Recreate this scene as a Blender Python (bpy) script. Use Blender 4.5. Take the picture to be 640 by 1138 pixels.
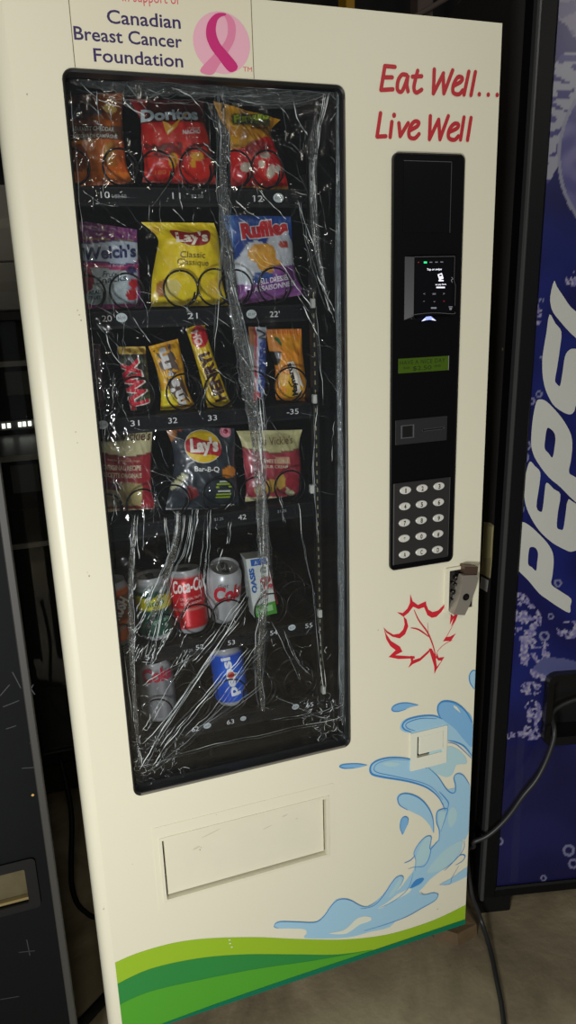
import bpy, math, random
from mathutils import Vector, Matrix, noise
from mathutils.geometry import tessellate_polygon
random.seed(7)
for _o in list(bpy.data.objects): bpy.data.objects.remove(_o)
SC = bpy.context.scene
COL = SC.collection
PI = math.pi
# ------------------------------------------------------------------ camera
F = 841.57
R = Matrix(((0.94134901, -0.33606885, -0.0303277), (-0.11964661, -0.24839246, -0.96124184), (0.31551027, 0.90849266, -0.2740335)))
CP = Vector((-0.04039, -1.17039, 1.42397))
cd = bpy.data.cameras.new('camera'); cam = bpy.data.objects.new('camera', cd); COL.objects.link(cam)
cd.sensor_fit = 'VERTICAL'; cd.sensor_height = 36; cd.sensor_width = 36 * 640 / 1138
cd.lens = F / 1138 * 36; cd.clip_start = .01
M3 = Matrix((R[0], -R[1], -R[2])).transposed()
cam.matrix_world = Matrix.Translation(CP) @ M3.to_4x4()
SC.camera = cam
# ------------------------------------------------------------------ light
w = bpy.data.worlds.new('world'); SC.world = w; w.use_nodes = True
w.node_tree.nodes['Background'].inputs[0].default_value = (.9, .95, 1, 1)
w.node_tree.nodes['Background'].inputs[1].default_value = .075
SC.view_settings.view_transform = 'Standard'; SC.view_settings.look = 'None'
SC.view_settings.gamma = 1; SC.view_settings.use_curve_mapping = False; SC.view_settings.exposure = 0
def area(name, loc, target, size, power, color, size_y=None):
    l = bpy.data.lights.new(name, 'AREA'); l.energy = power; l.color = color; l.size = size
    if size_y: l.shape = 'RECTANGLE'; l.size_y = size_y
    o = bpy.data.objects.new(name, l); COL.objects.link(o); o.location = loc
    o.rotation_euler = (Vector(target) - Vector(loc)).to_track_quat('-Z', 'Y').to_euler(); return o
area('key_lamp', (-.68, -1.62, .74), (.15, 0, .72), .3, 27.5, (.98, 1, 1))
area('ceiling_lamp', (-.13, -2.4, 2.6), (.3, 0, 1.1), .4, 12, (1, .93, .76))
area('side_lamp', (1.7, -2.4, 2.6), (.4, 0, .9), .25, 6, (1, .95, .85))
# ------------------------------------------------------------------ px -> place
def ray(px, py):
    return Vector(R[0]) * ((px - 320) / F) + Vector(R[1]) * ((py - 569) / F) + Vector(R[2])
class Plane:                       # a plane with its own axes (ex along, ez up, ey into depth)
    def __init__(s, o, ex, ey, ez): s.o, s.ex, s.ey, s.ez = Vector(o), Vector(ex), Vector(ey), Vector(ez)
    def xz(s, px, py):
        d = ray(px, py); t = s.ey.dot(s.o - CP) / s.ey.dot(d); X = CP + d * t - s.o
        return (X.dot(s.ex), X.dot(s.ez))
    def pt(s, x, z, off=0): return s.o + s.ex * x + s.ez * z - s.ey * off
def YP(y): return Plane((0, y, 0), (1, 0, 0), (0, 1, 0), (0, 0, 1))
DOOR = YP(0)
def crop(ox, oy, s): return lambda x, y: (ox + x / s, oy + y / s)
# ------------------------------------------------------------------ materials
def lin(c): return tuple(((v / 255) / 12.92 if v <= 10 else (((v / 255) + .055) / 1.055) ** 2.4) for v in c)
MC = {}
def mat(c, rough=.5, metal=0, spec=.5, bump=0, bscale=200, var=0, vscale=6, emis=0, key=None, coat=0):
    k = (tuple(c), rough, metal, spec, bump, bscale, var, vscale, emis, key, coat)
    if k in MC: return MC[k]
    m = bpy.data.materials.new(key or 'paint'); m.use_nodes = True; nt = m.node_tree; b = nt.nodes['Principled BSDF']
    l = lin(c); b.inputs['Base Color'].default_value = (*l, 1); b.inputs['Roughness'].default_value = rough
    b.inputs['Metallic'].default_value = metal; b.inputs['Specular IOR Level'].default_value = spec
    b.inputs['Coat Weight'].default_value = coat; b.inputs['Coat Roughness'].default_value = .08
    tc = nt.nodes.new('ShaderNodeTexCoord')
    if var:
        n = nt.nodes.new('ShaderNodeTexNoise'); n.inputs['Scale'].default_value = vscale; n.inputs['Detail'].default_value = 6
        r = nt.nodes.new('ShaderNodeMixRGB'); r.inputs[1].default_value = (*[v * (1 - var) for v in l], 1)
        r.inputs[2].default_value = (*[min(1, v * (1 + var)) for v in l], 1)
        nt.links.new(tc.outputs['Object'], n.inputs['Vector']); nt.links.new(n.outputs['Fac'], r.inputs[0]); nt.links.new(r.outputs[0], b.inputs['Base Color'])
    if bump:
        n = nt.nodes.new('ShaderNodeTexNoise'); n.inputs['Scale'].default_value = bscale; n.inputs['Detail'].default_value = 4
        bp = nt.nodes.new('ShaderNodeBump'); bp.inputs['Strength'].default_value = bump; bp.inputs['Distance'].default_value = .002
        nt.links.new(tc.outputs['Object'], n.inputs['Vector']); nt.links.new(n.outputs['Fac'], bp.inputs['Height']); nt.links.new(bp.outputs[0], b.inputs['Normal'])
    if emis:
        b.inputs['Emission Color'].default_value = (*l, 1); b.inputs['Emission Strength'].default_value = emis
    MC[k] = m; return m
def attr_mat(name, rough, metal=0, bump=0, bscale=60, coat=0):
    m = bpy.data.materials.new(name); m.use_nodes = True; nt = m.node_tree; b = nt.nodes['Principled BSDF']
    a = nt.nodes.new('ShaderNodeAttribute'); a.attribute_name = 'Col'; nt.links.new(a.outputs['Color'], b.inputs['Base Color'])
    b.inputs['Roughness'].default_value = rough; b.inputs['Metallic'].default_value = metal; b.inputs['Coat Weight'].default_value = coat
    if bump:
        tc = nt.nodes.new('ShaderNodeTexCoord'); n = nt.nodes.new('ShaderNodeTexNoise'); n.inputs['Scale'].default_value = bscale
        bp = nt.nodes.new('ShaderNodeBump'); bp.inputs['Strength'].default_value = bump; bp.inputs['Distance'].default_value = .003
        nt.links.new(tc.outputs['Object'], n.inputs['Vector']); nt.links.new(n.outputs['Fac'], bp.inputs['Height']); nt.links.new(bp.outputs[0], b.inputs['Normal'])
    return m
M_FOIL = attr_mat('printed_foil', .33, 0, .25, 55, .3)
M_CAN = attr_mat('printed_can', .3, .12)
M_ART = attr_mat('printed_panel', .3)
CREAM = mat((228, 223, 199), .38, bump=.04, bscale=350, var=.02, vscale=3, key='cream_enamel')
BLACK = mat((14, 15, 17), .4, spec=.3, var=.3, key='black_plastic')
MATTE = mat((9, 9, 11), .7, spec=.2, key='black_interior')
STEEL = mat((120, 118, 115), .3, 1, key='steel')
def thin(name, c, alpha, rough, gl=.5, bump=0, bscale=40, distort=0):      # see-through plastic or glass
    m = bpy.data.materials.new(name); m.use_nodes = True; nt = m.node_tree; nt.nodes.clear()
    o = nt.nodes.new('ShaderNodeOutputMaterial'); t = nt.nodes.new('ShaderNodeBsdfTransparent')
    t.inputs[0].default_value = (*[min(1, .9 + .1 * v) for v in c], 1)
    p = nt.nodes.new('ShaderNodeBsdfPrincipled'); p.inputs['Base Color'].default_value = (*c, 1); p.inputs['Roughness'].default_value = rough
    p.inputs['Specular IOR Level'].default_value = gl
    mx = nt.nodes.new('ShaderNodeMixShader'); mx.inputs[0].default_value = alpha
    nt.links.new(t.outputs[0], mx.inputs[1]); nt.links.new(p.outputs[0], mx.inputs[2])
    g = nt.nodes.new('ShaderNodeBsdfGlossy'); g.inputs['Roughness'].default_value = rough
    f = nt.nodes.new('ShaderNodeFresnel'); f.inputs[0].default_value = 1.4
    m2 = nt.nodes.new('ShaderNodeMixShader'); nt.links.new(f.outputs[0], m2.inputs[0]); nt.links.new(mx.outputs[0], m2.inputs[1]); nt.links.new(g.outputs[0], m2.inputs[2])
    nt.links.new(m2.outputs[0], o.inputs[0])
    if bump:
        tc = nt.nodes.new('ShaderNodeTexCoord'); n = nt.nodes.new('ShaderNodeTexNoise'); n.inputs['Scale'].default_value = bscale; n.inputs['Detail'].default_value = 3
        n.inputs['Distortion'].default_value = distort
        bp = nt.nodes.new('ShaderNodeBump'); bp.inputs['Strength'].default_value = bump; bp.inputs['Distance'].default_value = .01
        nt.links.new(tc.outputs['Object'], n.inputs['Vector']); nt.links.new(n.outputs['Fac'], bp.inputs['Height'])
        for q in (g, p): nt.links.new(bp.outputs[0], q.inputs['Normal'])
        nt.links.new(bp.outputs[0], f.inputs['Normal'])
    return m
# ------------------------------------------------------------------ objects
def tag(o, label=None, cat=None, group=None, kind=None):
    if label: o['label'] = label
    if cat: o['category'] = cat
    if group: o['group'] = group
    if kind: o['kind'] = kind
    return o
def empty(name, loc=(0, 0, 0), rot=None):
    o = bpy.data.objects.new(name, None); COL.objects.link(o); o.empty_display_size = .05
    m = Matrix.Translation(Vector(loc)) @ (rot.to_4x4() if rot else Matrix())
    o.matrix_basis = m; WM[o.name] = m; return o
WM = {}
def catmull(p, n=6, closed=False):
    if len(p) < 3 or n < 2: return list(p)
    out = []; N = len(p); rng = range(N if closed else N - 1)
    for i in rng:
        a, b, c, d = [Vector(p[(i + k) % N] if closed else p[min(max(i + k, 0), N - 1)]) for k in (-1, 0, 1, 2)]
        for j in range(n):
            t = j / n
            out.append(.5 * ((2 * b) + (c - a) * t + (2 * a - 5 * b + 4 * c - d) * t * t + (3 * b - a - 3 * c + d) * t ** 3))
    if not closed: out.append(Vector(p[-1]))
    return out
TXT = {}
def text_geo(s, shear=0, bold=0, spacing=1):
    k = (s, shear, bold, spacing)
    if k in TXT: return TXT[k]
    c = bpy.data.curves.new('t', 'FONT'); c.body = s; c.shear = shear; c.offset = bold; c.resolution_u = 3; c.space_character = spacing; c.size = 1
    o = bpy.data.objects.new('t', c); COL.objects.link(o)
    me = bpy.data.meshes.new_from_object(o.evaluated_get(bpy.context.evaluated_depsgraph_get()))
    v = [(q.co.x, q.co.y) for q in me.vertices]; f = [tuple(p.vertices) for p in me.polygons]
    bpy.data.objects.remove(o); bpy.data.curves.remove(c); bpy.data.meshes.remove(me)
    x0 = min(a for a, b in v); x1 = max(a for a, b in v)
    TXT[k] = ([((a - x0) / (x1 - x0), b / .729) for a, b in v], f); return TXT[k]
class MB:
    def __init__(s): s.v = []; s.f = []; s.m = []; s.ms = []; s.c = []; s.sm = []; s.step = 0; s.n = 0
    def mi(s, m):
        if m not in s.ms: s.ms.append(m)
        return s.ms.index(m)
    def add(s, vs, fs, m, smooth=False, cols=None):
        o = len(s.v); s.n += 1; k = s.mi(m); st = Vector((0, s.step * s.n, 0)); s.v += [Vector(q) - st for q in vs]
        s.c += (cols if cols else [(1, 1, 1)] * len(vs))
        for f in fs: s.f.append(tuple(i + o for i in f)); s.m.append(k); s.sm.append(smooth)
        return s
    def box(s, x0, x1, y0, y1, z0, z1, m, b=0, T=None):
        # box with chamfered vertical/horizontal edges of size b
        if b <= 0:
            vs = [(x, y, z) for x in (x0, x1) for y in (y0, y1) for z in (z0, z1)]
            fs = [(0, 1, 3, 2), (4, 6, 7, 5), (0, 4, 5, 1), (2, 3, 7, 6), (0, 2, 6, 4), (1, 5, 7, 3)]
        else:
            vs = []; ix = {}
            for i, x in enumerate((x0, x1)):
                for j, y in enumerate((y0, y1)):
                    for k, z in enumerate((z0, z1)):
                        sx, sy, sz = (b, -b)[i], (b, -b)[j], (b, -b)[k]
                        ix[i, j, k] = len(vs); vs += [(x, y + sy, z + sz), (x + sx, y, z + sz), (x + sx, y + sy, z)]
            g = lambda i, j, k, a: ix[i, j, k] + a
            fs = [(g(0,0,0,0), g(0,0,1,0), g(0,1,1,0), g(0,1,0,0)), (g(1,0,0,0), g(1,1,0,0), g(1,1,1,0), g(1,0,1,0)),
                  (g(0,0,0,1), g(1,0,0,1), g(1,0,1,1), g(0,0,1,1)), (g(0,1,0,1), g(0,1,1,1), g(1,1,1,1), g(1,1,0,1)),
                  (g(0,0,0,2), g(0,1,0,2), g(1,1,0,2), g(1,0,0,2)), (g(0,0,1,2), g(1,0,1,2), g(1,1,1,2), g(0,1,1,2))]
            for i in (0, 1):
                for j in (0, 1): fs.append((g(i,j,0,0), g(i,j,0,1), g(i,j,1,1), g(i,j,1,0)))
                for k in (0, 1): fs.append((g(i,0,k,0), g(i,0,k,2), g(i,1,k,2), g(i,1,k,0)))
            for j in (0, 1):
                for k in (0, 1): fs.append((g(0,j,k,1), g(0,j,k,2), g(1,j,k,2), g(1,j,k,1)))
            for i in (0, 1):
                for j in (0, 1):
                    for k in (0, 1): fs.append((g(i,j,k,0), g(i,j,k,1), g(i,j,k,2)))
        if T: vs = [T(Vector(q)) for q in vs]
        return s.add(vs, fs, m)
    def poly(s, loops, fn, m):       # flat filled outline(s); fn maps (x,z) -> place
        L = [[Vector((q[0], q[1], 0)) for q in l] for l in loops]; tr = tessellate_polygon(L)
        return s.add([fn(q.x, q.y) for l in L for q in l], [tuple(t) for t in tr], m)
    def prism(s, loop, fn, d0, d1, m):  # solid outline; fn(x,z,off)
        n = len(loop); tr = tessellate_polygon([[Vector((q[0], q[1], 0)) for q in loop]])
        vs = [fn(q[0], q[1], d0) for q in loop] + [fn(q[0], q[1], d1) for q in loop]
        fs = [tuple(t) for t in tr] + [tuple(i + n for i in t) for t in tr] + [(i, (i + 1) % n, (i + 1) % n + n, i + n) for i in range(n)]
        return s.add(vs, fs, m)
    def text(s, st, a, b, cap, fn, m, shear=0, bold=0, up=None, spacing=1, fine=0):
        # a, b: left and right ends of the baseline (2D); cap: capital height; fn maps 2D -> place
        v, f = text_geo(st, shear, bold, spacing); a = Vector(a[:2]); b = Vector(b[:2]); d = b - a
        n = Vector(up).normalized() if up else Vector((-d.y, d.x)).normalized()
        P = [a + d * x + n * (cap * y) for x, y in v]
        if fine:
            P = list(P); T = [t[:] for t in f if len(t) == 3] + [(t[0], t[k], t[k + 1]) for t in f if len(t) > 3 for k in range(1, len(t) - 1)]; mid = {}
            for _ in range(5):
                O = []; ch = False
                for t in T:
                    L = [(P[t[k]] - P[t[(k + 1) % 3]]).length for k in range(3)]; k = L.index(max(L))
                    if L[k] > fine:
                        i, j, l = t[k], t[(k + 1) % 3], t[(k + 2) % 3]; key = (min(i, j), max(i, j))
                        if key not in mid: mid[key] = len(P); P.append((P[i] + P[j]) / 2)
                        q = mid[key]; O += [(i, q, l), (q, j, l)]; ch = True
                    else: O.append(t)
                T = O
                if not ch: break
            f = T
        return s.add([fn(q.x, q.y) for q in P], f, m)
    def stroke(s, pts, wd, fn, m, n=5, taper=False, cap=True):
        p = catmull([Vector(q[:2]) for q in pts], n); K = len(p); W = []
        for i in range(K):
            t = i / max(1, K - 1)
            W.append(wd * .5 * (math.sin(PI * (0.04 + .92 * t)) ** .6 if taper else 1))
        vs = []; fs = []
        for i in range(K):
            d = (p[min(i + 1, K - 1)] - p[max(i - 1, 0)]); d = d.normalized() if d.length else Vector((1, 0)); nn = Vector((-d.y, d.x))
            lift = Vector((0, i * s.step * .2, 0)); vs += [fn(*(p[i] + nn * W[i])) - lift, fn(*(p[i] - nn * W[i])) - lift]
            if i: fs.append((2 * i - 2, 2 * i - 1, 2 * i + 1, 2 * i))
        s.add(vs, fs, m)
        if cap and not taper:
            for e in (p[0], p[-1]): s.disc(e, wd * .5, wd * .5, fn, m, 12)
        return s
    def disc(s, c, rx, ry, fn, m, n=24, rot=0):
        vs = [fn(c[0] + rx * math.cos(2 * PI * i / n) * math.cos(rot) - ry * math.sin(2 * PI * i / n) * math.sin(rot),
                 c[1] + rx * math.cos(2 * PI * i / n) * math.sin(rot) + ry * math.sin(2 * PI * i / n) * math.cos(rot)) for i in range(n)]
        return s.add(vs, [tuple(range(n))], m)
    def tube(s, pts, r, m, n=8, sm=6):
        p = catmull([Vector(q) for q in pts], sm); K = len(p); vs = []; fs = []
        up = Vector((0, 0, 1)); d0 = (p[1] - p[0]).normalized(); a = d0.cross(up)
        if a.length < .01: a = d0.cross(Vector((1, 0, 0)))
        a.normalize()
        for i in range(K):
            d = (p[min(i + 1, K - 1)] - p[max(i - 1, 0)]).normalized(); a = (a - d * a.dot(d)).normalized(); b = d.cross(a)
            rr = r[min(i, len(r) - 1)] if isinstance(r, list) else r
            vs += [p[i] + (a * math.cos(2 * PI * j / n) + b * math.sin(2 * PI * j / n)) * rr for j in range(n)]
            if i: fs += [((i - 1) * n + j, (i - 1) * n + (j + 1) % n, i * n + (j + 1) % n, i * n + j) for j in range(n)]
        fs += [tuple(range(n)), tuple((K - 1) * n + j for j in range(n))]
        return s.add(vs, fs, m, True)
    def build(s, name, parent=None, mats=None):
        W = WM[parent.name] if parent is not None else Matrix.Translation(sum(s.v, Vector()) / max(1, len(s.v)))
        I = W.inverted()
        me = bpy.data.meshes.new(name); me.from_pydata([I @ q for q in s.v], [], s.f)
        for m in s.ms: me.materials.append(m)
        me.polygons.foreach_set('material_index', s.m); me.polygons.foreach_set('use_smooth', s.sm)
        if any(c != (1, 1, 1) for c in s.c):
            a = me.color_attributes.new('Col', 'FLOAT_COLOR', 'POINT')
            a.data.foreach_set('color', [x for c in s.c for x in (c[0], c[1], c[2], 1)])
        me.update()
        o = bpy.data.objects.new(name, me); COL.objects.link(o)
        if parent is not None: o.parent = parent; WM[o.name] = W
        else: o.matrix_basis = W; WM[o.name] = W
        return o
def rrect(x0, x1, z0, z1, r, n=6):
    out = []
    for cx, cz, a in ((x1 - r, z1 - r, 0), (x0 + r, z1 - r, 90), (x0 + r, z0 + r, 180), (x1 - r, z0 + r, 270)):
        for i in range(n + 1):
            t = math.radians(a + 90 * i / n); out.append((cx + r * math.cos(t), cz + r * math.sin(t)))
    return out
def D(off=.0006): return lambda x, z, o=0: Vector((x, -off - o, z))
def T2(c, pl=DOOR):                  # crop coordinates -> plane coordinates
    return lambda x, y: pl.xz(*c(x, y))
# ================================================================== THE SETTING
def floor_mat():
    m = bpy.data.materials.new('stained_concrete'); m.use_nodes = True; nt = m.node_tree; b = nt.nodes['Principled BSDF']
    tc = nt.nodes.new('ShaderNodeTexCoord'); n = nt.nodes.new('ShaderNodeTexNoise'); n.inputs['Scale'].default_value = 3.2; n.inputs['Detail'].default_value = 9; n.inputs['Roughness'].default_value = .62; n.inputs['Distortion'].default_value = .6
    r = nt.nodes.new('ShaderNodeValToRGB'); e = r.color_ramp.elements
    e[0].position = .3; e[0].color = (*lin((98, 88, 68)), 1); e[1].position = .7; e[1].color = (*lin((176, 163, 134)), 1)
    k = e.new(.5); k.color = (*lin((140, 127, 101)), 1)
    n2 = nt.nodes.new('ShaderNodeTexNoise'); n2.inputs['Scale'].default_value = 70; n2.inputs['Detail'].default_value = 5
    bp = nt.nodes.new('ShaderNodeBump'); bp.inputs['Strength'].default_value = .25; bp.inputs['Distance'].default_value = .004
    nt.links.new(tc.outputs['Object'], n.inputs[0]); nt.links.new(tc.outputs['Object'], n2.inputs[0]); nt.links.new(n.outputs['Fac'], r.inputs[0])
    nt.links.new(r.outputs[0], b.inputs['Base Color']); nt.links.new(n2.outputs['Fac'], bp.inputs['Height']); nt.links.new(bp.outputs[0], b.inputs['Normal'])
    b.inputs['Roughness'].default_value = .7; return m
tag(MB().box(-2.5, 3.5, -3.2, 2.2, -.06, 0, floor_mat()).build('floor'), kind='structure')
tag(MB().box(-2.5, 3.5, 2.2, 2.3, 0, 4.2, mat((40, 37, 36), .8, bump=.3, bscale=30, key='dark_wall')).build('wall_back'), kind='structure')
# ================================================================== THE WHITE MACHINE
W_, ZB, ZT = .7518, .07, 1.83
WX0, WX1, WZ0, WZ1 = .0646, .478, .590, 1.7273
KX0, KX1, KZ0, KZ1 = .5577, .6882, .9365, 1.6365
vm = empty('vending_machine', (.37, .4, 0))
tag(vm, 'cream white snack vending machine with film covered window and blue splash artwork', 'vending machine')
# cabinet shell
c = MB()
bx = lambda *a, **k: c.box(*a, **k)
bx(.012, .03, .045, .82, .06, 1.815, mat((60, 58, 54), .6)); bx(.735, .75, .06, .82, .06, 1.815, MATTE); bx(.012, .735, .80, .82, .06, 1.815, MATTE)
bx(.012, .735, .06, .80, 1.80, 1.815, CREAM); bx(.012, .735, .06, .80, .06, .09, MATTE)
c.build('cabinet', vm)
for fx, fy in ((.04, .1), (.68, .12), (.04, .74), (.68, .74)):
    MB().box(fx - .03, fx + .03, fy - .03, fy + .03, 0, .06, BLACK, b=.006).build('foot', vm)
# interior lining
c = MB()
IX0, IX1 = .035, .50
bx(IX0, IX0 + .006, .05, .6, .5, 1.78, MATTE); bx(IX1, IX1 + .006, .05, .6, .5, 1.78, MATTE); bx(IX0, IX1 + .006, .6, .606, .5, 1.78, MATTE)
bx(IX0, IX1, .05, .6, 1.77, 1.776, MATTE); bx(IX0, IX1, .05, .6, .52, .526, MATTE)
c.build('interior', vm)
# door skin with rounded left edge, openings for the window, the delivery flap and the coin cup
FX0, FX1 = .1035, .421
dz = T2(crop(100, 880, 1.524))
FLP = [dz(122, 85), dz(400, 8), dz(400, 105), dz(130, 182)]
FZ0 = (FLP[2][1] + FLP[3][1]) / 2; FZ1 = (FLP[0][1] + FLP[1][1]) / 2; FX0 = (FLP[0][0] + FLP[3][0]) / 2; FX1 = (FLP[1][0] + FLP[2][0]) / 2
cc = T2(crop(400, 740, 4.923))
CPt = [cc(310, 385), cc(460, 350), cc(445, 465), cc(310, 500)]
CX0, CX1 = CPt[0][0], (CPt[1][0] + CPt[2][0]) / 2; CZ0 = (CPt[2][1] + CPt[3][1]) / 2; CZ1 = (CPt[0][1] + CPt[1][1]) / 2
c = MB()
outer = [(0, ZB), (W_, ZB), (W_, ZT), (0, ZT)]
wloop = rrect(WX0, WX1, WZ0, WZ1, .014); floop = rrect(FX0, FX1, FZ0, FZ1, .001, 1); cloop = rrect(CX0, CX1, CZ0, CZ1, .001, 1)
xs_, zs_ = .52, .54
c.poly([[(0, zs_), (xs_, zs_), (xs_, ZT), (0, ZT)], wloop], D(0), CREAM)
c.poly([[(0, ZB), (xs_, ZB), (xs_, zs_), (0, zs_)], floop], D(0), CREAM)
c.poly([[(xs_, ZB), (W_, ZB), (W_, ZT), (xs_, ZT)], cloop], D(0), CREAM)
for lp, dep in ((wloop, .03), (floop, .012), (cloop, .004)):
    n = len(lp); c.add([(x, 0, z) for x, z in lp] + [(x, dep, z) for x, z in lp], [(i, (i + 1) % n, (i + 1) % n + n, i + n) for i in range(n)], CREAM)
arc = [(0, 0)] + [(-.024 * math.sin(t * PI / 12), .024 * (1 - math.cos(t * PI / 12))) for t in range(1, 7)] + [(-.024, .045)]
vs = [(x, y, z) for x, y in arc for z in (ZB, ZT)]
c.add(vs, [(2 * i, 2 * i + 1, 2 * i + 3, 2 * i + 2) for i in range(len(arc) - 1)], CREAM, True)
GREYE = mat((150, 146, 132), .5, key='worn_edge')
bx(-.024, W_, .002, .045, ZT - .002, ZT, GREYE); bx(W_ - .002, W_, .0005, .045, ZB, ZT, mat((60, 58, 54), .5)); bx(-.02, W_, .002, .045, ZB, ZB + .002, CREAM)
c.build('door_panel', vm)
# black window frame, in the recess
c = MB(); GASK = mat((24, 25, 26), .4, key='gasket')
inn = rrect(WX0 + .0035, WX1 - .004, WZ0 + .007, WZ1 - .005, .010)
wl = rrect(WX0 + .0003, WX1 - .0003, WZ0 + .0003, WZ1 - .0003, .014)
n = len(inn)
inn2 = rrect(WX0 + .0045, WX1 - .005, WZ0 + .009, WZ1 - .006, .010)
vs = [(x, -.002, z) for x, z in wl] + [(x, -.0035, z) for x, z in rrect(WX0 + .0015, WX1 - .0015, WZ0 + .0015, WZ1 - .0015, .013)] + [(x, -.002, z) for x, z in inn] + [(x, .02, z) for x, z in inn2]
c.add(vs, [(r * n + i, r * n + (i + 1) % n, (r + 1) * n + (i + 1) % n, (r + 1) * n + i) for r in range(3) for i in range(n)], GASK)
c.box(WX0 + .012, WX1 - .012, -.0038, -.0028, WZ0 + .0015, WZ0 + .006, mat((112, 108, 98), .4, key='grey_trim'))  # paler strip along the lower lip of the frame
c.box(WX1 - .0035, WX1 - .0018, -.0038, -.0025, WZ0 + .02, WZ1 - .02, mat((70, 68, 62), .4, key='grey_trim_side'))  # grey strip down the right side of the frame
c.build('window_frame', vm)
GL = thin('window_glass', (.6, .65, .7), .0, .02)
MB().box(WX0 + .003, WX1 - .003, .021, .025, WZ0 + .004, WZ1 - .004, GL).build('window_pane', vm)
# the foundation sticker at the top
c = MB(); f = D(.0004); e4 = crop(60, 0, 2.667); tt = T2(e4)
STK = mat((230, 223, 198), .35, key='sticker')
a0 = DOOR.xz(77, 4); a1 = DOOR.xz(280, 4); a2 = DOOR.xz(281, 87); a3 = DOOR.xz(83, 73)
xl, xr = (a0[0] + a3[0]) / 2, (a1[0] + a2[0]) / 2
c.poly([[(xl, WZ1 + .002), (xr, WZ1 + .002), (xr, ZT - .001), (xl, ZT - .001)]], f, STK)
SEAM = mat((110, 98, 74), .6)
for x in (xl, xr): c.poly([[(x - .0005, WZ1 + .001), (x + .0005, WZ1 + .001), (x + .0005, ZT), (x - .0005, ZT)]], D(.0006), SEAM)
stk = c.build('sticker_panel', vm)
NAVY = mat((46, 30, 92), .5); PINK = mat((228, 132, 168), .5); LPINK = mat((238, 178, 196), .5); DPINK = mat((204, 28, 118), .5); ROSE = mat((222, 92, 110), .5)
c = MB(); f = D(.0008)
def pxtext(st, a, b, cap, m, pl=DOOR, ff=None, **k):
    A = Vector(pl.xz(*a)); B = Vector(pl.xz(*b)); mm = ((a[0] + b[0]) / 2, (a[1] + b[1]) / 2)
    h = abs(pl.xz(mm[0], mm[1] - cap)[1] - pl.xz(*mm)[1])
    c.text(st, A, B, h, ff or f, m, **k)
pxtext('Canadian', (119.2, 25.8), (200.8, 32), 15.6, NAVY, bold=.012)
c.build('lettering', vm); c = MB()
pxtext('Breast Cancer', (82.5, 43.9), (202.5, 53.4), 15.2, NAVY, bold=.012)
c.build('lettering', vm); c = MB()
pxtext('Foundation', (104.5, 68.4), (203.6, 75), 15.2, NAVY, bold=.012)
c.build('lettering', vm); c = MB()
pxtext('in support of', (136, 1.5), (199.5, 5), 13, ROSE)
c.build('lettering', vm); c = MB()
pxtext('TM', (270, 79.5), (280, 80), 5.5, ROSE)
lett = c.build('lettering', vm)
c = MB()
cx, cz = tt(497, 128); rx = (tt(580, 128)[0] - tt(412, 128)[0]) / 2; rz = (tt(497, 38)[1] - tt(497, 222)[1]) / 2
c.disc((cx, cz), rx, rz, D(.0008), LPINK, 48)
f1 = D(.0011); f2 = D(.0014); f3 = D(.0012)
def PG(loop, fn, m, t, sm=4): c.poly([catmull([t(*q) for q in loop], sm, True)], fn, m)
PG([(500, 42), (522, 48), (537, 75), (534, 120), (512, 160), (488, 195), (468, 222), (432, 210), (470, 165), (498, 135), (513, 105), (514, 75), (508, 55)], f1, PINK, tt)
PG([(505, 40), (478, 42), (455, 68), (450, 105), (462, 140), (485, 172), (520, 214), (544, 198), (512, 155), (490, 128), (479, 95), (482, 66), (492, 52), (508, 46)], f2, DPINK, tt)
c.build('ribbon_emblem', vm)
# red hand lettering
RED = mat((186, 24, 40), .42, key='red_vinyl'); c = MB(); c.step = 1.5e-5; f = D(.0007); t = T2(crop(410, 60, 4.129))
def S(pts, wd=17, m=RED, fn=None, tr=None, s=4.129, n=5, **k):
    tr = tr or t; q = [tr(*p) for p in pts]
    c.stroke(q, wd / s * .00148, fn or f, m, n, **k)
S([(72, 56), (54, 165)], n=1); S([(72, 56), (118, 60)], n=1); S([(64, 108), (105, 108)], n=1); S([(54, 166), (108, 163)], n=1)
S([(172, 98), (150, 96), (132, 125), (130, 165), (150, 172), (172, 120), (178, 98), (172, 140), (178, 172)])
S([(222, 78), (205, 150), (215, 178), (240, 165)]); S([(198, 105), (240, 103)], n=1)
S([(298, 72), (294, 182)], n=1); S([(294, 182), (340, 90)], n=1); S([(338, 92), (342, 182)], n=1); S([(342, 182), (382, 76)], n=1)
S([(385, 148), (420, 128), (425, 110), (405, 108), (385, 145), (385, 178), (410, 186), (428, 168)])
S([(456, 82), (434, 188)], n=1); S([(486, 84), (466, 190)], n=1)
for q in ((504, 186), (545, 188), (586, 189)): c.disc(t(*q), .0032, .0034, f, RED)
c.build('slogan_lettering', vm); c = MB(); c.step = 1.5e-5
S([(52, 272), (36, 378)], n=1); S([(36, 380), (76, 378)], n=1)
S([(104, 312), (96, 382)], n=1); c.disc(t(114, 282), .0034, .0038, f, RED)
S([(136, 318), (142, 378)], n=1); S([(142, 378), (178, 318)], n=1)
S([(185, 352), (220, 332), (226, 314), (205, 312), (184, 345), (184, 380), (208, 388), (228, 368)])
S([(280, 286), (276, 392)], n=1); S([(276, 392), (318, 302)], n=1); S([(318, 302), (324, 392)], n=1); S([(324, 392), (362, 286)], n=1)
S([(364, 360), (402, 342), (408, 324), (388, 322), (366, 350), (364, 385), (390, 395), (408, 378)])
S([(434, 292), (418, 394)], n=1); S([(466, 294), (450, 396)], n=1)
c.build('slogan_lettering', vm)
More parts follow.
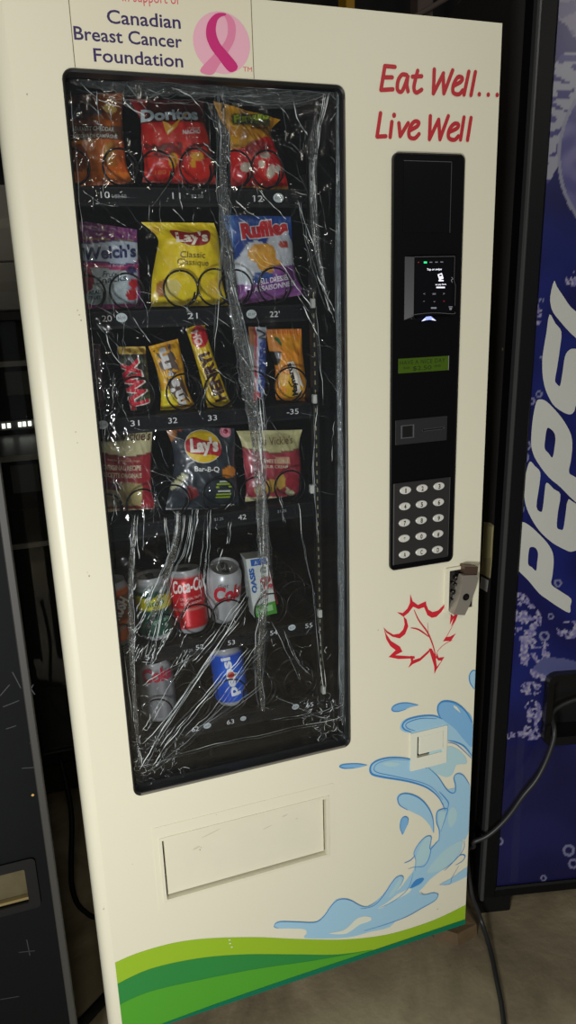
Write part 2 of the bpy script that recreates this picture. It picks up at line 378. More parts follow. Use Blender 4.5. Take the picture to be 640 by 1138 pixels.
# maple leaf
c = MB(); c.step = 1.5e-5; t = T2(crop(420, 640, 5.333)); REDL = mat((206, 38, 52), .42, key='red_vinyl_leaf'); f = D(.0007)
for lp in ([(190, 108), (204, 150), (235, 172), (283, 150), (285, 170), (297, 200), (322, 214), (355, 205), (395, 165), (404, 128), (398, 178), (372, 215), (345, 242), (318, 248), (292, 232), (272, 185), (240, 196), (207, 182), (180, 218), (150, 242), (112, 215), (145, 220), (172, 195), (188, 160)],
           [(150, 240), (168, 258), (178, 300), (160, 345), (128, 370), (85, 360), (50, 336), (32, 305), (55, 328), (90, 348), (125, 342), (148, 318), (157, 285)],
           [(32, 300), (48, 345), (75, 385), (128, 418), (144, 450), (105, 440), (72, 415), (48, 375)],
           [(105, 438), (144, 448), (100, 470), (215, 478), (218, 488), (120, 492), (62, 480)],
           [(190, 474), (216, 476), (205, 500), (248, 486), (312, 428), (300, 455), (250, 502), (205, 522), (178, 545), (195, 508)],
           [(300, 430), (318, 432), (338, 470), (348, 538), (392, 482), (345, 555), (333, 582), (332, 535)],
           [(350, 462), (358, 485), (392, 480), (375, 502), (355, 500), (342, 480)],
           [(384, 387), (400, 362), (425, 360), (460, 341), (430, 386), (405, 385)],
           [(430, 225), (424, 290), (446, 250), (432, 300), (460, 262), (472, 228), (455, 226), (445, 240)]):
    c.poly([[t(*q) for q in lp]], f, REDL)
for q, wd in (([(212, 200), (240, 262), (292, 335), (325, 415), (343, 490)], 9), ([(192, 307), (240, 318), (302, 362)], 9), ([(292, 278), (298, 355)], 7),
              ([(345, 480), (352, 445), (392, 405), (440, 380)], 4), ([(458, 262), (415, 340), (400, 370)], 4)):
    c.stroke([t(*p) for p in q], wd / 5.333 * .0016, D(.0009), REDL, 5, taper=True)
c.build('maple_leaf_decal', vm)
# splash artwork
c = MB(); c.step = 1e-5
BL1 = mat((160, 200, 222), .4, key='splash_pale'); BL2 = mat((126, 178, 218), .4, key='splash_mid'); BL3 = mat((64, 136, 200), .4, key='splash_line'); WHT = mat((222, 224, 205), .4, key='splash_white'); BL4 = mat((176, 208, 214), .4, key='splash_faint')
A = T2(crop(400, 740, 4.923)); Bc = T2(crop(400, 880, 4.923)); Cc = T2(crop(300, 960, 4.923))
L1, L2, L3, L4 = D(.0005), D(.0008), D(.0011), D(.0014)
XR = W_ - .001
def clampx(q): return (min(q[0], XR), q[1])
def PGc(loop, fn, m, tr, sm=4): c.poly([[clampx(q) for q in catmull([tr(*p) for p in loop], sm, True)]], fn, m)
def ST(pts, wd, tr, m=BL3, fn=L3, taper=True): c.stroke([clampx(tr(*p)) for p in pts], wd / 4.923 * .0016, fn, m, 5, taper=taper)
d1 = [(172, 238), (182, 216), (215, 203), (260, 200), (318, 214), (275, 226), (240, 242), (205, 248), (180, 246)]
PGc(d1, L1, BL2, A); ST([(318, 214), (260, 202), (210, 206), (176, 226), (178, 245), (210, 248), (250, 236)], 7, A)
d2 = [(0, 533), (38, 542), (10, 552), (-30, 560), (-90, 562), (-115, 548), (-90, 538), (-45, 532)]
PGc(d2, L1, BL2, A); ST([(38, 542), (-20, 534), (-90, 538), (-113, 549), (-85, 560), (-30, 558)], 7, A)
PGc([(220, 345), (222, 318), (240, 296), (280, 280), (340, 268), (410, 268), (470, 290), (540, 330), (600, 400), (612, 500), (560, 440), (480, 405), (400, 372), (300, 368), (245, 362)], L1, BL1, A)
ST([(280, 362), (240, 345), (232, 320), (260, 292), (330, 274), (400, 272), (450, 290)], 12, A); ST([(300, 355), (258, 340), (250, 318), (280, 300), (340, 286), (420, 288)], 6, A)
PGc([(425, 255), (420, 225), (438, 198), (475, 190), (525, 202), (575, 240), (614, 295), (615, 440), (565, 400), (520, 345), (460, 300), (436, 280)], L2, BL2, A)
ST([(440, 285), (424, 250), (428, 212), (460, 192), (520, 202), (575, 245), (612, 310)], 12, A); PGc([(510, 215), (530, 225), (548, 255), (535, 245), (515, 228)], L3, WHT, A)
PGc([(470, 445), (500, 440), (550, 468), (582, 510), (580, 535), (545, 538), (525, 545), (505, 592), (470, 608), (420, 590), (370, 560), (380, 470)], L1, BL4, A)
ST([(478, 408), (520, 415), (570, 440), (610, 490)], 9, A); ST([(478, 418), (530, 432), (612, 505)], 5, A)
PGc([(50, 568), (58, 538), (100, 510), (170, 497), (230, 500), (290, 515), (350, 540), (380, 558), (425, 600), (462, 660), (490, 692), (515, 690), (522, 660), (510, 612), (528, 586), (560, 590), (592, 640), (612, 700), (612, 800), (470, 800), (455, 755), (415, 705), (365, 665), (290, 638), (200, 620), (110, 605), (62, 592)], L2, BL1, A)
ST([(365, 560), (280, 512), (180, 500), (100, 514), (58, 545), (62, 588), (120, 606), (220, 622), (300, 640), (370, 668), (430, 720), (465, 790)], 13, A)
ST([(270, 516), (180, 510), (110, 525), (78, 550), (90, 580), (200, 605), (330, 635), (400, 670), (450, 730)], 5, A)
ST([(372, 556), (425, 605), (465, 665), (495, 692), (518, 688), (520, 650), (512, 610), (530, 588), (565, 600), (598, 650)], 8, A)
PGc([(125, 530), (170, 524), (215, 532), (200, 545), (160, 548), (135, 542)], L3, BL4, A)
PGc([(202, 45), (206, 18), (240, 5), (295, 14), (340, 42), (378, 88), (400, 150), (403, 225), (380, 182), (340, 138), (290, 112), (232, 82)], L2, BL1, Bc)
ST([(400, 222), (398, 150), (375, 90), (335, 42), (285, 14), (235, 8), (206, 30), (215, 70), (260, 98)], 9, Bc)
PGc([(218, 190), (222, 152), (242, 132), (262, 142), (260, 175), (246, 208), (232, 234), (222, 212)], L1, BL2, Bc); ST([(232, 232), (218, 195), (224, 150), (244, 134), (262, 146), (258, 180)], 6, Bc)
PGc([(470, -10), (615, -10), (612, 100), (600, 190), (578, 255), (560, 262), (552, 320), (500, 390), (430, 440), (380, 480), (345, 520), (322, 545), (345, 562), (400, 548), (425, 562), (408, 592), (340, 630), (250, 680), (150, 720), (50, 752), (-20, 772), (-90, 780), (-110, 700), (-60, 650), (0, 636), (40, 634), (80, 615), (130, 560), (165, 508), (195, 468), (222, 456), (235, 470), (222, 508), (198, 545), (228, 515), (262, 468), (290, 430), (302, 372), (292, 330), (325, 275), (360, 242), (388, 245), (384, 300), (425, 262), (428, 210), (415, 165), (416, 115), (432, 95), (476, 90)], L2, BL1, Bc)
PGc([(300, 405), (306, 350), (330, 290), (362, 246), (385, 246), (383, 320), (360, 380), (325, 400)], L3, BL4, Bc)
PGc([(480, 150), (486, 100), (508, 80), (526, 100), (525, 150), (500, 190), (485, 180)], L3, BL4, Bc); PGc([(432, 190), (428, 120), (445, 102), (465, 115), (460, 165), (445, 205)], L3, BL4, Bc)
PGc([(365, 440), (400, 380), (470, 310), (555, 265), (550, 310), (500, 385), (430, 430)], L3, BL4, Bc)
PGc([(100, 632), (150, 600), (200, 560), (240, 540), (280, 520), (270, 545), (220, 575), (160, 605), (115, 634)], L3, WHT, Bc)
PGc([(155, 570), (190, 510), (215, 475), (225, 480), (215, 505), (190, 545), (168, 568)], L3, BL4, Bc)
PGc([(270, 525), (300, 482), (335, 468), (348, 475), (330, 498), (300, 515)], L4, BL3, Bc)
ST([(430, 270), (432, 210), (417, 165), (418, 115), (434, 97), (476, 92), (462, 150), (440, 215)], 8, Bc); ST([(476, 95), (482, 60), (462, 30), (430, -5)], 7, Bc)
ST([(300, 430), (303, 372), (293, 330), (325, 275), (362, 242), (388, 246), (380, 300), (385, 320), (372, 370), (345, 405), (300, 408), (262, 420)], 6, Bc); ST([(240, 388), (275, 372), (300, 345)], 7, Bc)
ST([(425, 265), (395, 300), (385, 312)], 9, Bc)
ST([(568, 262), (565, 310), (520, 370), (450, 425)], 5, Bc); ST([(520, 400), (560, 375), (572, 348), (545, 345), (500, 390), (460, 430)], 7, Bc)
PGc([(612, 395), (600, 400), (540, 440), (500, 470), (435, 505), (490, 502), (545, 480), (612, 440)], L2, BL1, Bc); ST([(430, 506), (490, 502), (500, 470), (540, 400)], 4, Bc)
ST([(0, 636), (40, 632), (85, 612), (130, 560), (165, 505), (195, 468), (222, 456), (236, 472), (218, 515)], 6, Bc); ST([(100, 634), (150, 612), (215, 572), (265, 520), (290, 440)], 5, Bc)
ST([(400, 548), (425, 560), (408, 592), (340, 632), (250, 682), (140, 722), (20, 758)], 6, Bc); ST([(330, 545), (350, 560), (400, 550), (422, 556)], 4, Bc)
PGc([(20, 342), (30, 322), (60, 311), (150, 314), (245, 315), (290, 285), (330, 230), (360, 196), (400, 187), (440, 195), (480, 220), (520, 232), (560, 216), (610, 175), (680, 110), (680, 320), (540, 372), (430, 400), (300, 407), (190, 404), (200, 378), (185, 356), (100, 352), (40, 352)], L1, BL1, Cc)
PGc([(320, 378), (380, 366), (420, 348), (470, 300), (510, 285), (550, 290), (545, 310), (490, 330), (440, 365), (400, 382)], L3, WHT, Cc)
ST([(45, 350), (22, 342), (32, 322), (70, 314), (160, 316), (245, 317), (290, 288), (332, 230), (365, 198), (405, 190), (445, 200), (490, 225), (530, 232), (580, 205)], 6, Cc)
PGc([(598, 80), (596, 50), (608, 28), (625, 22), (640, 40), (640, 120), (622, 125), (605, 105)], L2, BL1, A); ST([(622, 125), (600, 90), (597, 50), (612, 26), (632, 24)], 8, A)
c.build('splash_decal', vm)
# green bands along the bottom
c = MB(); G = T2(crop(100, 880, 1.524))
top = catmull([G(*q) for q in ((38, 291), (80, 273), (140, 256), (200, 248), (280, 246), (350, 249), (430, 250), (500, 242), (560, 225), (600, 209), (640, 189))], 6)
mid = catmull([G(*q) for q in ((40, 328), (100, 300), (180, 282), (260, 275), (350, 275), (420, 275), (478, 267))], 6)
low = catmull([G(*q) for q in ((42, 364), (100, 338), (200, 315), (290, 298), (380, 285), (478, 267))], 6)
def band(line, zlow, fn, m):
    q = [(min(max(p[0], .0005), W_ - .0005), max(p[1], zlow)) for p in line]; q[0] = (.0005, q[0][1])
    vs = []
    for x, z in q: vs += [fn(x, z), fn(x, zlow)]
    c.add(vs, [(2 * i, 2 * i + 1, 2 * i + 3, 2 * i + 2) for i in range(len(q) - 1)], m)
LIME = mat((150, 186, 40), .4, key='lime_vinyl'); DG = mat((44, 134, 62), .4, key='green_vinyl'); MG = mat((80, 160, 44), .4, key='leaf_green_vinyl'); TEAL = mat((0, 112, 82), .4, key='teal_vinyl')
top[-1] = Vector((W_ - .0005, top[-1].y))
band(top, ZB + .001, D(.0004), LIME); band(mid, ZB + .001, D(.0007), DG); band(low, ZB + .001, D(.0010), MG)
q = catmull([(.0005, ZB + .002), (.08, ZB + .006), (.2, ZB + .011), (.35, ZB + .013), (.55, ZB + .013), (W_ - .0005, ZB + .014)], 6); band(q, ZB + .001, D(.0018), TEAL)
c.add([], [], TEAL)
for (x, z) in (G(236, 250), G(240, 262), G(237, 256)): c.disc((x, z), .0022, .0016, D(.0013), CREAM, 8)
c.build('green_band_decal', vm)
# scuffs and chips on the paint
c = MB(); SCF = mat((120, 108, 84), .7, key='chip')
for q in ((86, 345), (88, 350), (90, 356), (84, 480), (86, 492), (97, 636), (99, 640), (147, 960), (222, 944), (505, 300), (420, 700), (486, 1010), (240, 905), (115, 1010), (30, 105)):
    x, z = DOOR.xz(*q); c.disc((x, z), random.uniform(.0005, .0012), random.uniform(.0005, .0015), D(.0009), SCF, 7)
tag(c.build('paint_chips', vm), kind='stuff')
# delivery flap
c = MB()
FLM = mat((224, 219, 196), .4, bump=.05, var=.05, vscale=14, key='flap_cream')
c.box(FX0 + .003, FX1 - .003, .006, .0115, FZ0 + .003, FZ1 - .003, FLM, b=.0012)
SMU = mat((168, 162, 142), .6, key='smudge')
t = T2(crop(100, 880, 1.524), YP(.006))
for q, rx, rz in (((180, 95), .007, .002), ((205, 70), .02, .0012), ((330, 40), .006, .0015), ((350, 45), .003, .001), ((300, 60), .01, .001)): c.disc(t(*q), rx, rz, lambda x, z: Vector((x, .0057, z)), mat((205, 200, 176), .6, key='smudge_faint'), 14, .25)
flap = c.build('delivery_flap', vm); flap['label'] = 'hinged cream delivery flap with dark smudges'
c = MB()
def ring(a, b, y0, y1, m):
    n = len(a); vs = [(x, y0, z) for x, z in a] + [(x, y1, z) for x, z in a] + [(x, y1, z) for x, z in b] + [(x, y0, z) for x, z in b]
    c.add(vs, [(r * n + i, r * n + (i + 1) % n, ((r + 1) % 4) * n + (i + 1) % n, ((r + 1) % 4) * n + i) for r in range(4) for i in range(n)], m)
ring(rrect(FX0 - .006, FX1 + .006, FZ0 - .006, FZ1 + .006, .002, 2), rrect(FX0, FX1, FZ0, FZ1, .001, 2), -.0001, -.0022, FLM)
ring(rrect(FX0 - .016, FX1 + .016, FZ0 - .03, FZ1 + .03, .002, 2), rrect(FX0 - .006, FX1 + .006, FZ0 - .006, FZ1 + .006, .002, 2), -.0001, -.0008, CREAM)
c.build('flap_frame', vm)
# coin return cup
c = MB(); PL = mat((226, 226, 208), .35, key='pale_plastic')
o4 = [cc(275, 370), cc(475, 320), cc(470, 520), cc(272, 578)]
ox0 = (o4[0][0] + o4[3][0]) / 2; ox1 = (o4[1][0] + o4[2][0]) / 2; oz1 = (o4[0][1] + o4[1][1]) / 2; oz0 = (o4[2][1] + o4[3][1]) / 2
ring(rrect(ox0, ox1, oz0, oz1, .0015, 2), rrect(CX0, CX1, CZ0, CZ1, .001, 2), -.0002, -.003, PL)
c.box(CX0 - .002, CX1 + .002, .0045, .0195, CZ0 - .002, CZ1 + .002, mat((20, 18, 16), .7))
cup = c.build('coin_return', vm)
MB().box(CX0 + .0045, CX1 - .0005, -.003, .002, CZ0 + .006, CZ1 - .0005, PL, b=.001).build('coin_flap', cup)
# ------------------------------------------------ control panel
def prism_at(loop, y0, y1, m): c.prism(loop, lambda x, z, o: Vector((x, o, z)), y0, y1, m)
KB = mat((7, 7, 9), .5, spec=.12, key='panel_black')
c = MB(); prism_at(rrect(KX0, KX1, KZ0, KZ1, .010), -.0002, -.004, KB)
ring(rrect(KX0, KX1, KZ0, KZ1, .010), rrect(KX0 + .002, KX1 - .002, KZ0 + .002, KZ1 - .002, .008), -.004, -.0052, mat((22, 22, 25), .3))
pan = c.build('control_panel', vm)
P4 = YP(-.004)
def quad_rect(qs, pl=P4):
    p = [pl.xz(*q) for q in qs]; return (p[0][0] + p[3][0]) / 2, (p[1][0] + p[2][0]) / 2, (p[2][1] + p[3][1]) / 2, (p[0][1] + p[1][1]) / 2
def line(a, b, wd, y, m): c.stroke([a, b], wd, lambda x, z: Vector((x, y, z)), m, 1, cap=False)
x0, x1, z0, z1 = quad_rect([(449, 178.5), (501.5, 180), (499.7, 258), (447, 260)])
c = MB(); c.box(x0, x1, -.0046, -.004, z0, z1, mat((7, 7, 9), .15, key='dark_acrylic'), b=.0002)
HL = mat((74, 76, 78), .3, key='edge_grey'); line((x0, z1), (x1, z1), .0009, -.0048, HL); line((x1, z0), (x1, z1), .0009, -.0048, HL)
c.build('blank_screen', pan)
# card reader
t5 = crop(430, 280, 7.11); RP = YP(-.012)
c = MB()
x0, x1, z0, z1 = quad_rect([t5(213, 38), t5(525, 36), t5(532, 500), t5(213, 500)], RP)
xa = RP.xz(*t5(165, 300))[0] - .002
loop = [(x0, z0), (x1, z0 + .001), (x1 + .003, z0 + .014), (x1 + .003, (z0 + z1) / 2), (x1, (z0 + z1) / 2 + .008), (x1, z1), (x0, z1)]
c.prism(loop, lambda x, z, o: Vector((x, o, z)), -.012, -.004, KB)
DK = mat((24, 24, 26), .4, key='reader_side')
c.add([(x0, -.012, z0), (x0, -.012, z1), (xa, -.004, z1 + .001), (xa, -.004, z0 - .006), (x0 + .01, -.004, z0 - .006)], [(0, 1, 2, 3), (0, 3, 4)], DK)
EG = mat((88, 88, 90), .35, key='reader_edge')
line((x0, z1), (x1, z1), .0008, -.0123, EG); line((x1, z1), (x1, (z0 + z1) / 2 + .008), .0008, -.0123, EG); line((x1, (z0 + z1) / 2 + .008), (x1 + .003, (z0 + z1) / 2), .0008, -.0123, EG); line((x1 + .003, (z0 + z1) / 2), (x1 + .003, z0 + .014), .0008, -.0123, EG)
zc = (x0 + x1) / 2
c.stroke([(x0 - .004, z0 - .005), (x0, z0 + .002), (zc, z0 + .004), (x1, z0 + .001), (x1 + .003, z0 + .004)], .0009, lambda x, z: Vector((x, -.0124, z)), EG, 4, cap=False)
rd = c.build('card_reader', vm)
c = MB(); tr = lambda x, y: RP.xz(*t5(x, y)); fr = lambda x, z, o=0: Vector((x, -.0126 - o, z))
c.poly([[tr(226, 60), tr(508, 58), tr(508, 470), tr(226, 478)]], lambda x, z: Vector((x, -.0122, z)), mat((5, 5, 8), .2, key='reader_glass'))
SW = mat((225, 225, 240), .4, emis=.9, key='screen_white'); SG = mat((130, 130, 140), .4, emis=.25, key='screen_grey'); SGR = mat((40, 220, 130), .4, emis=1.2, key='led_green'); SR = mat((150, 30, 40), .4, emis=.3, key='led_red')
def rq(a, b, x2, y2, m): c.poly([[tr(a, b), tr(x2, b), tr(x2, y2), tr(a, y2)]], fr, m)
rq(290, 76, 314, 90, SGR); rq(335, 78, 356, 85, SG); rq(378, 77, 400, 84, SG); rq(420, 76, 442, 83, SG); rq(242, 78, 252, 86, SR)
def tx(st, x, y, x2, y2, cap, m, **k): c.text(st, tr(x, y), tr(x2, y2), cap / 7.11 * .00148, fr, m, **k)
tx('Tap or swipe', 314, 146, 430, 143, 15, SW, bold=.02)
c.poly([[tr(398, 178), tr(432, 166), tr(446, 210), tr(412, 222)], [tr(410, 182), tr(428, 177), tr(432, 190), tr(414, 195)]], fr, SW); rq(406, 222, 446, 232, SW)
tx('to pay here', 380, 263, 466, 260, 12, SW, bold=.02); rq(388, 275, 456, 286, SW)
tx('<', 286, 342, 300, 341, 20, SG); tx('=', 358, 342, 384, 341, 20, SG, bold=.03); tx('>', 441, 340, 456, 339, 20, SG)
tx('*', 284, 400, 298, 399, 14, SG); tx('v', 365, 398, 382, 397, 14, SG); tx('x', 440, 396, 456, 395, 18, SR)
rq(346, 436, 390, 449, SG); rq(486, 430, 516, 437, SG); c.poly([[tr(490, 442), tr(512, 442), tr(508, 458), tr(494, 458)]], fr, SG)
c.stroke([tr(510, 200), tr(518, 215), tr(506, 222), tr(514, 240)], .001, fr, SG, 3)
c.build('reader_screen', rd)
c = MB(); c.poly([[tr(272, 545), tr(308, 512), tr(345, 508), tr(384, 540), tr(330, 536)]], lambda x, z: Vector((x, -.0128, z)), mat((150, 165, 250), .3, emis=.9, key='blue_light'))
c.poly([[tr(270, 548), tr(300, 524), tr(300, 540)], [tr(270, 548)]][:1], lambda x, z: Vector((x, -.013, z)), SW); c.poly([[tr(352, 524), tr(386, 544), tr(352, 538)]], lambda x, z: Vector((x, -.013, z)), SW)
c.build('indicator_light', rd)
# LCD
x0, x1, z0, z1 = quad_rect([t5(88, 843), t5(488, 822), t5(488, 935), t5(88, 958)])
c = MB(); c.box(x0, x1, -.0046, -.004, z0, z1, mat((60, 84, 12), .3, emis=.1, key='lcd_green'))
LC = mat((22, 42, 6), .5); ff = lambda x, z: Vector((x, -.0048, z)); h = z1 - z0
c.text('HAVE A NICE DAY', (x0 + .003, z0 + h * .58), (x1 - .008, z0 + h * .58), h * .3, ff, LC, spacing=1.1); c.text('** $2.50 **', (x0 + .009, z0 + h * .14), (x1 - .016, z0 + h * .14), h * .3, ff, LC)
line((x1 - .001, z0), (x1 - .001, z1), .0009, -.005, mat((150, 150, 150), .3)); line((x0, z0), (x0, z0 + .004), .0009, -.005, HL)
c.build('lcd_display', pan)
# coin slot plate
t7 = crop(410, 380, 4.267)
x0, x1, z0, z1 = quad_rect([t7(122, 374), t7(370, 347), t7(366, 465), t7(125, 490)])
c = MB(); c.box(x0, x1, -.006, -.004, z0, z1, mat((48, 48, 50), .4, .3, key='coin_plate'), b=.0006)
X = x1 - x0; Z = z1 - z0; BLK = mat((4, 4, 5), .5)
ring([(x0 + .1 * X, z0 + .25 * Z), (x0 + .35 * X, z0 + .25 * Z), (x0 + .35 * X, z0 + .78 * Z), (x0 + .1 * X, z0 + .78 * Z)], [(x0 + .12 * X, z0 + .28 * Z), (x0 + .33 * X, z0 + .28 * Z), (x0 + .33 * X, z0 + .75 * Z), (x0 + .12 * X, z0 + .75 * Z)], -.006, -.0068, EG)
c.box(x0 + .14 * X, x0 + .31 * X, -.0064, -.006, z0 + .3 * Z, z0 + .73 * Z, BLK)
c.stroke([(x0 + .53 * X, z0 + .5 * Z), (x0 + .92 * X, z0 + .52 * Z)], .0042, lambda x, z: Vector((x, -.0062, z)), HL, 1)
c.stroke([(x0 + .53 * X, z0 + .5 * Z), (x0 + .89 * X, z0 + .52 * Z)], .0026, lambda x, z: Vector((x, -.0064, z)), BLK, 1)
c.build('coin_slot', pan)
# keypad with fifteen oval keys
x0, x1, z0, z1 = quad_rect([t7(110, 668), t7(384, 642), t7(368, 1020), t7(112, 1053)])
c = MB(); c.box(x0, x1, -.0075, -.004, z0, z1, mat((40, 39, 38), .5, key='keypad_plate'), b=.001)
line((x0 + .001, z0), (x0 + .001, z1), .0014, -.0078, mat((84, 84, 84), .3)); line((x1 - .001, z0 + .003), (x1 - .001, z1), .001, -.0078, mat((84, 84, 84), .3))
kp = c.build('keypad', vm)
KP = YP(-.0095); keys = ('123', '456', '789', '*0#', 'ACD'); KM = mat((206, 204, 196), .35, key='key_grey'); KT = mat((20, 18, 18), .5)
gc = [[(174, 704), (253, 694), (333, 684)], [(171, 780), (250, 770), (331, 760)], [(169, 858), (249, 846), (330, 835)], [(168, 932), (248, 921), (328, 910)], [(169, 1008), (248, 996), (326, 985)]]
for i in range(5):
    for j in range(3):
        kx, kz = KP.xz(*t7(*gc[i][j])); c = MB(); n = 24; rx, rz = .0112, .0071
        rings = [(1, -.0073), (1, -.0092), (.88, -.0102)]
        vs = [(kx + rx * s * math.cos(2 * PI * a / n), y, kz + rz * s * math.sin(2 * PI * a / n)) for s, y in rings for a in range(n)]
        c.add(vs, [(r * n + a, r * n + (a + 1) % n, (r + 1) * n + (a + 1) % n, (r + 1) * n + a) for r in range(2) for a in range(n)] + [tuple(range(2 * n, 3 * n))], KM)
        ch = keys[i][j]; hw = .0022 if ch != '*' else .002
        zz = kz - .0042 if ch != '*' else kz - .006
        c.text(ch, (kx - (hw if ch != '1' else .0012), zz), (kx + (hw if ch != '1' else .001), zz), .0085, lambda x, z: Vector((x, -.0104, z)), KT, bold=.03)
        c.build('key', kp)
# ------------------------------------------------ lock handle
t8 = crop(485, 560, 8)
c = MB(); LP = YP(-.004)
q4 = [LP.xz(*t8(*q)) for q in ((75, 578), (375, 560), (330, 905), (85, 975))]
lx0 = (q4[0][0] + q4[3][0]) / 2; lx1 = W_ - .003; lz1 = q4[0][1]; lz0 = q4[3][1]
ring(rrect(lx0, lx1, lz0, lz1, .003, 3), rrect(lx0 + .008, lx1 - .012, lz0 + .004, lz1 - .006, .002, 3), -.0002, -.004, CREAM)
c.box(lx0 + .008, lx1 - .012, -.0012, -.0006, lz0 + .004, lz1 - .006, mat((16, 15, 15), .4))
lk = c.build('lock_plate', vm)
c = MB(); DKM = mat((70, 66, 62), .25, 1, key='lock_metal')
for q, r in (((178, 655), .006), ((150, 700), .0045), ((172, 715), .004), ((150, 780), .005), ((165, 800), .004), ((150, 850), .004)):
    x, z = LP.xz(*t8(*q)); c.disc((x, z), r, r, lambda a, b: Vector((a, -.0022, b)), DKM, 16); c.disc((x, z), r * .5, r * .5, lambda a, b: Vector((a, -.0026, b)), mat((150, 148, 145), .3, .8), 12)
    c.tube([(x, -.001, z), (x, -.006, z)], r * .7, DKM, 10, 1)
c.build('lock_mechanism', lk)
HP = YP(-.022); hh = lambda x, y: HP.xz(*t8(x, y))
HM = mat((150, 143, 132), .35, .35, bump=.1, bscale=400, key='handle_metal'); c = MB()
lp = [hh(232, 637), hh(345, 634), hh(372, 662), hh(352, 745), hh(300, 890), hh(252, 990), hh(152, 984), hh(182, 900), hh(208, 820), hh(226, 720)]
n = len(lp); zt = lp[0][1]; zb_ = lp[5][1]
def dep(z): k = (zt - z) / (zt - zb_); return .012 + .016 * math.sin(PI * min(1, max(0, k)) * .8)
vs = [(x, -.022, z) for x, z in lp] + [(x, -.022 + dep(z), z) for x, z in lp]
tr_ = tessellate_polygon([[Vector((x, z, 0)) for x, z in lp]])
c.add(vs, [tuple(a) for a in tr_] + [tuple(i + n for i in a) for a in tr_] + [(i, (i + 1) % n, (i + 1) % n + n, i + n) for i in range(n)], HM)
lp2 = [hh(262, 562), hh(380, 566), hh(372, 640), hh(262, 636)]
c.prism(lp2, lambda x, z, o: Vector((x, o, z)), -.018, -.001, mat((104, 84, 72), .4, .6, key='handle_stem'))
h = c.build('lock_handle', vm)
c = MB(); kx, kz = hh(262, 828)
for r, y, m in ((.0072, -.0224, mat((28, 26, 25), .4)), (.0056, -.0228, DKM), (.004, -.0232, mat((24, 22, 22), .3))): c.disc((kx, kz), r, r, lambda a, b, y=y: Vector((a, y, b)), m, 24)
c.box(kx - .003, kx + .003, -.0238, -.0233, kz - .0006, kz + .0006, STEEL)
c.build('key_cylinder', h)
# ------------------------------------------------ trays, numbers, price stickers, coils
TZ = [1.5935, 1.4095, 1.239, 1.055, .8165, .6485]; SX0, SX1 = .043, .452
LIPY = .10; LPn = YP(LIPY - .0012); TM = mat((13, 14, 16), .5, spec=.3, key='tray_black'); LS = mat((15, 17, 20), .45, spec=.15, key='label_strip')
WT = mat((222, 224, 226), .5, key='label_white'); OV = mat((196, 206, 210), .4, key='sticker_white'); GT = mat((150, 155, 158), .5)
labels = {0: [('10', 117, 217, 10), ('$2.50', 134, 217, 13), ('11', 196, 218, 9), ('$2.50', 219, 217, 13), ('12', 287, 221, 10)],
          1: [('20', 119, 354, 11), ('21', 214, 351, 11), ("22'", 305, 349, 11)],
          2: [('31', 150, 470, 10), ('32', 192, 467, 10), ('33', 236, 464, 10), ('34', 286, 459, 10), ('-35', 325, 457, 13)],
          3: [('$1.25', 243, 575, 10), ('42', 269, 574, 9), ('$1.25', 313, 566, 10)],
          4: [('51', 166, 729, 9), ('$1.25', 209, 721, 10), ('52', 222, 718, 9), ('53', 257, 713, 8), ('54', 304, 702, 8), ('55', 343, 694, 8)],
          5: [('62', 217, 809, 8), ('63', 256, 801, 8), ('65', 344, 782, 8)]}
ovals = {0: [(309, 220, 6)], 1: [(135, 353, 6), (279, 349, 6)], 2: [(114, 472, 6)], 3: [], 4: [(324, 697, 5)], 5: [(230, 806, 5), (328, 785, 5), (270, 798, 4)]}
coilpx = {0: [(80, 180, 19), (133, 181, 19), (175, 187, 18), (219, 188, 19), (262, 188, 18), (297, 188, 18)],
          1: [(98, 324, 19), (141, 324, 19), (201, 322, 19), (239, 322, 19), (262, 318, 18), (305, 318, 18)],
          2: [(109, 440, 19), (151, 440, 21), (205, 437, 20), (246, 432, 19), (281, 432, 18), (323, 430, 18)],
          3: [(118, 560, 18), (158, 556, 18), (192, 553, 18), (243, 550, 18), (283, 540, 16), (322, 537, 17)],
          4: [(132, 688, 17), (180, 696, 18), (219, 692, 20), (254, 690, 19), (301, 680, 18), (337, 668, 18)],
          5: [(173, 780, 18), (215, 770, 18), (255, 762, 20), (288, 762, 18), (334, 760, 18)]}
CW = mat((16, 16, 18), .3, .4, key='coil_wire')
RY = .104; CPn = YP(RY)
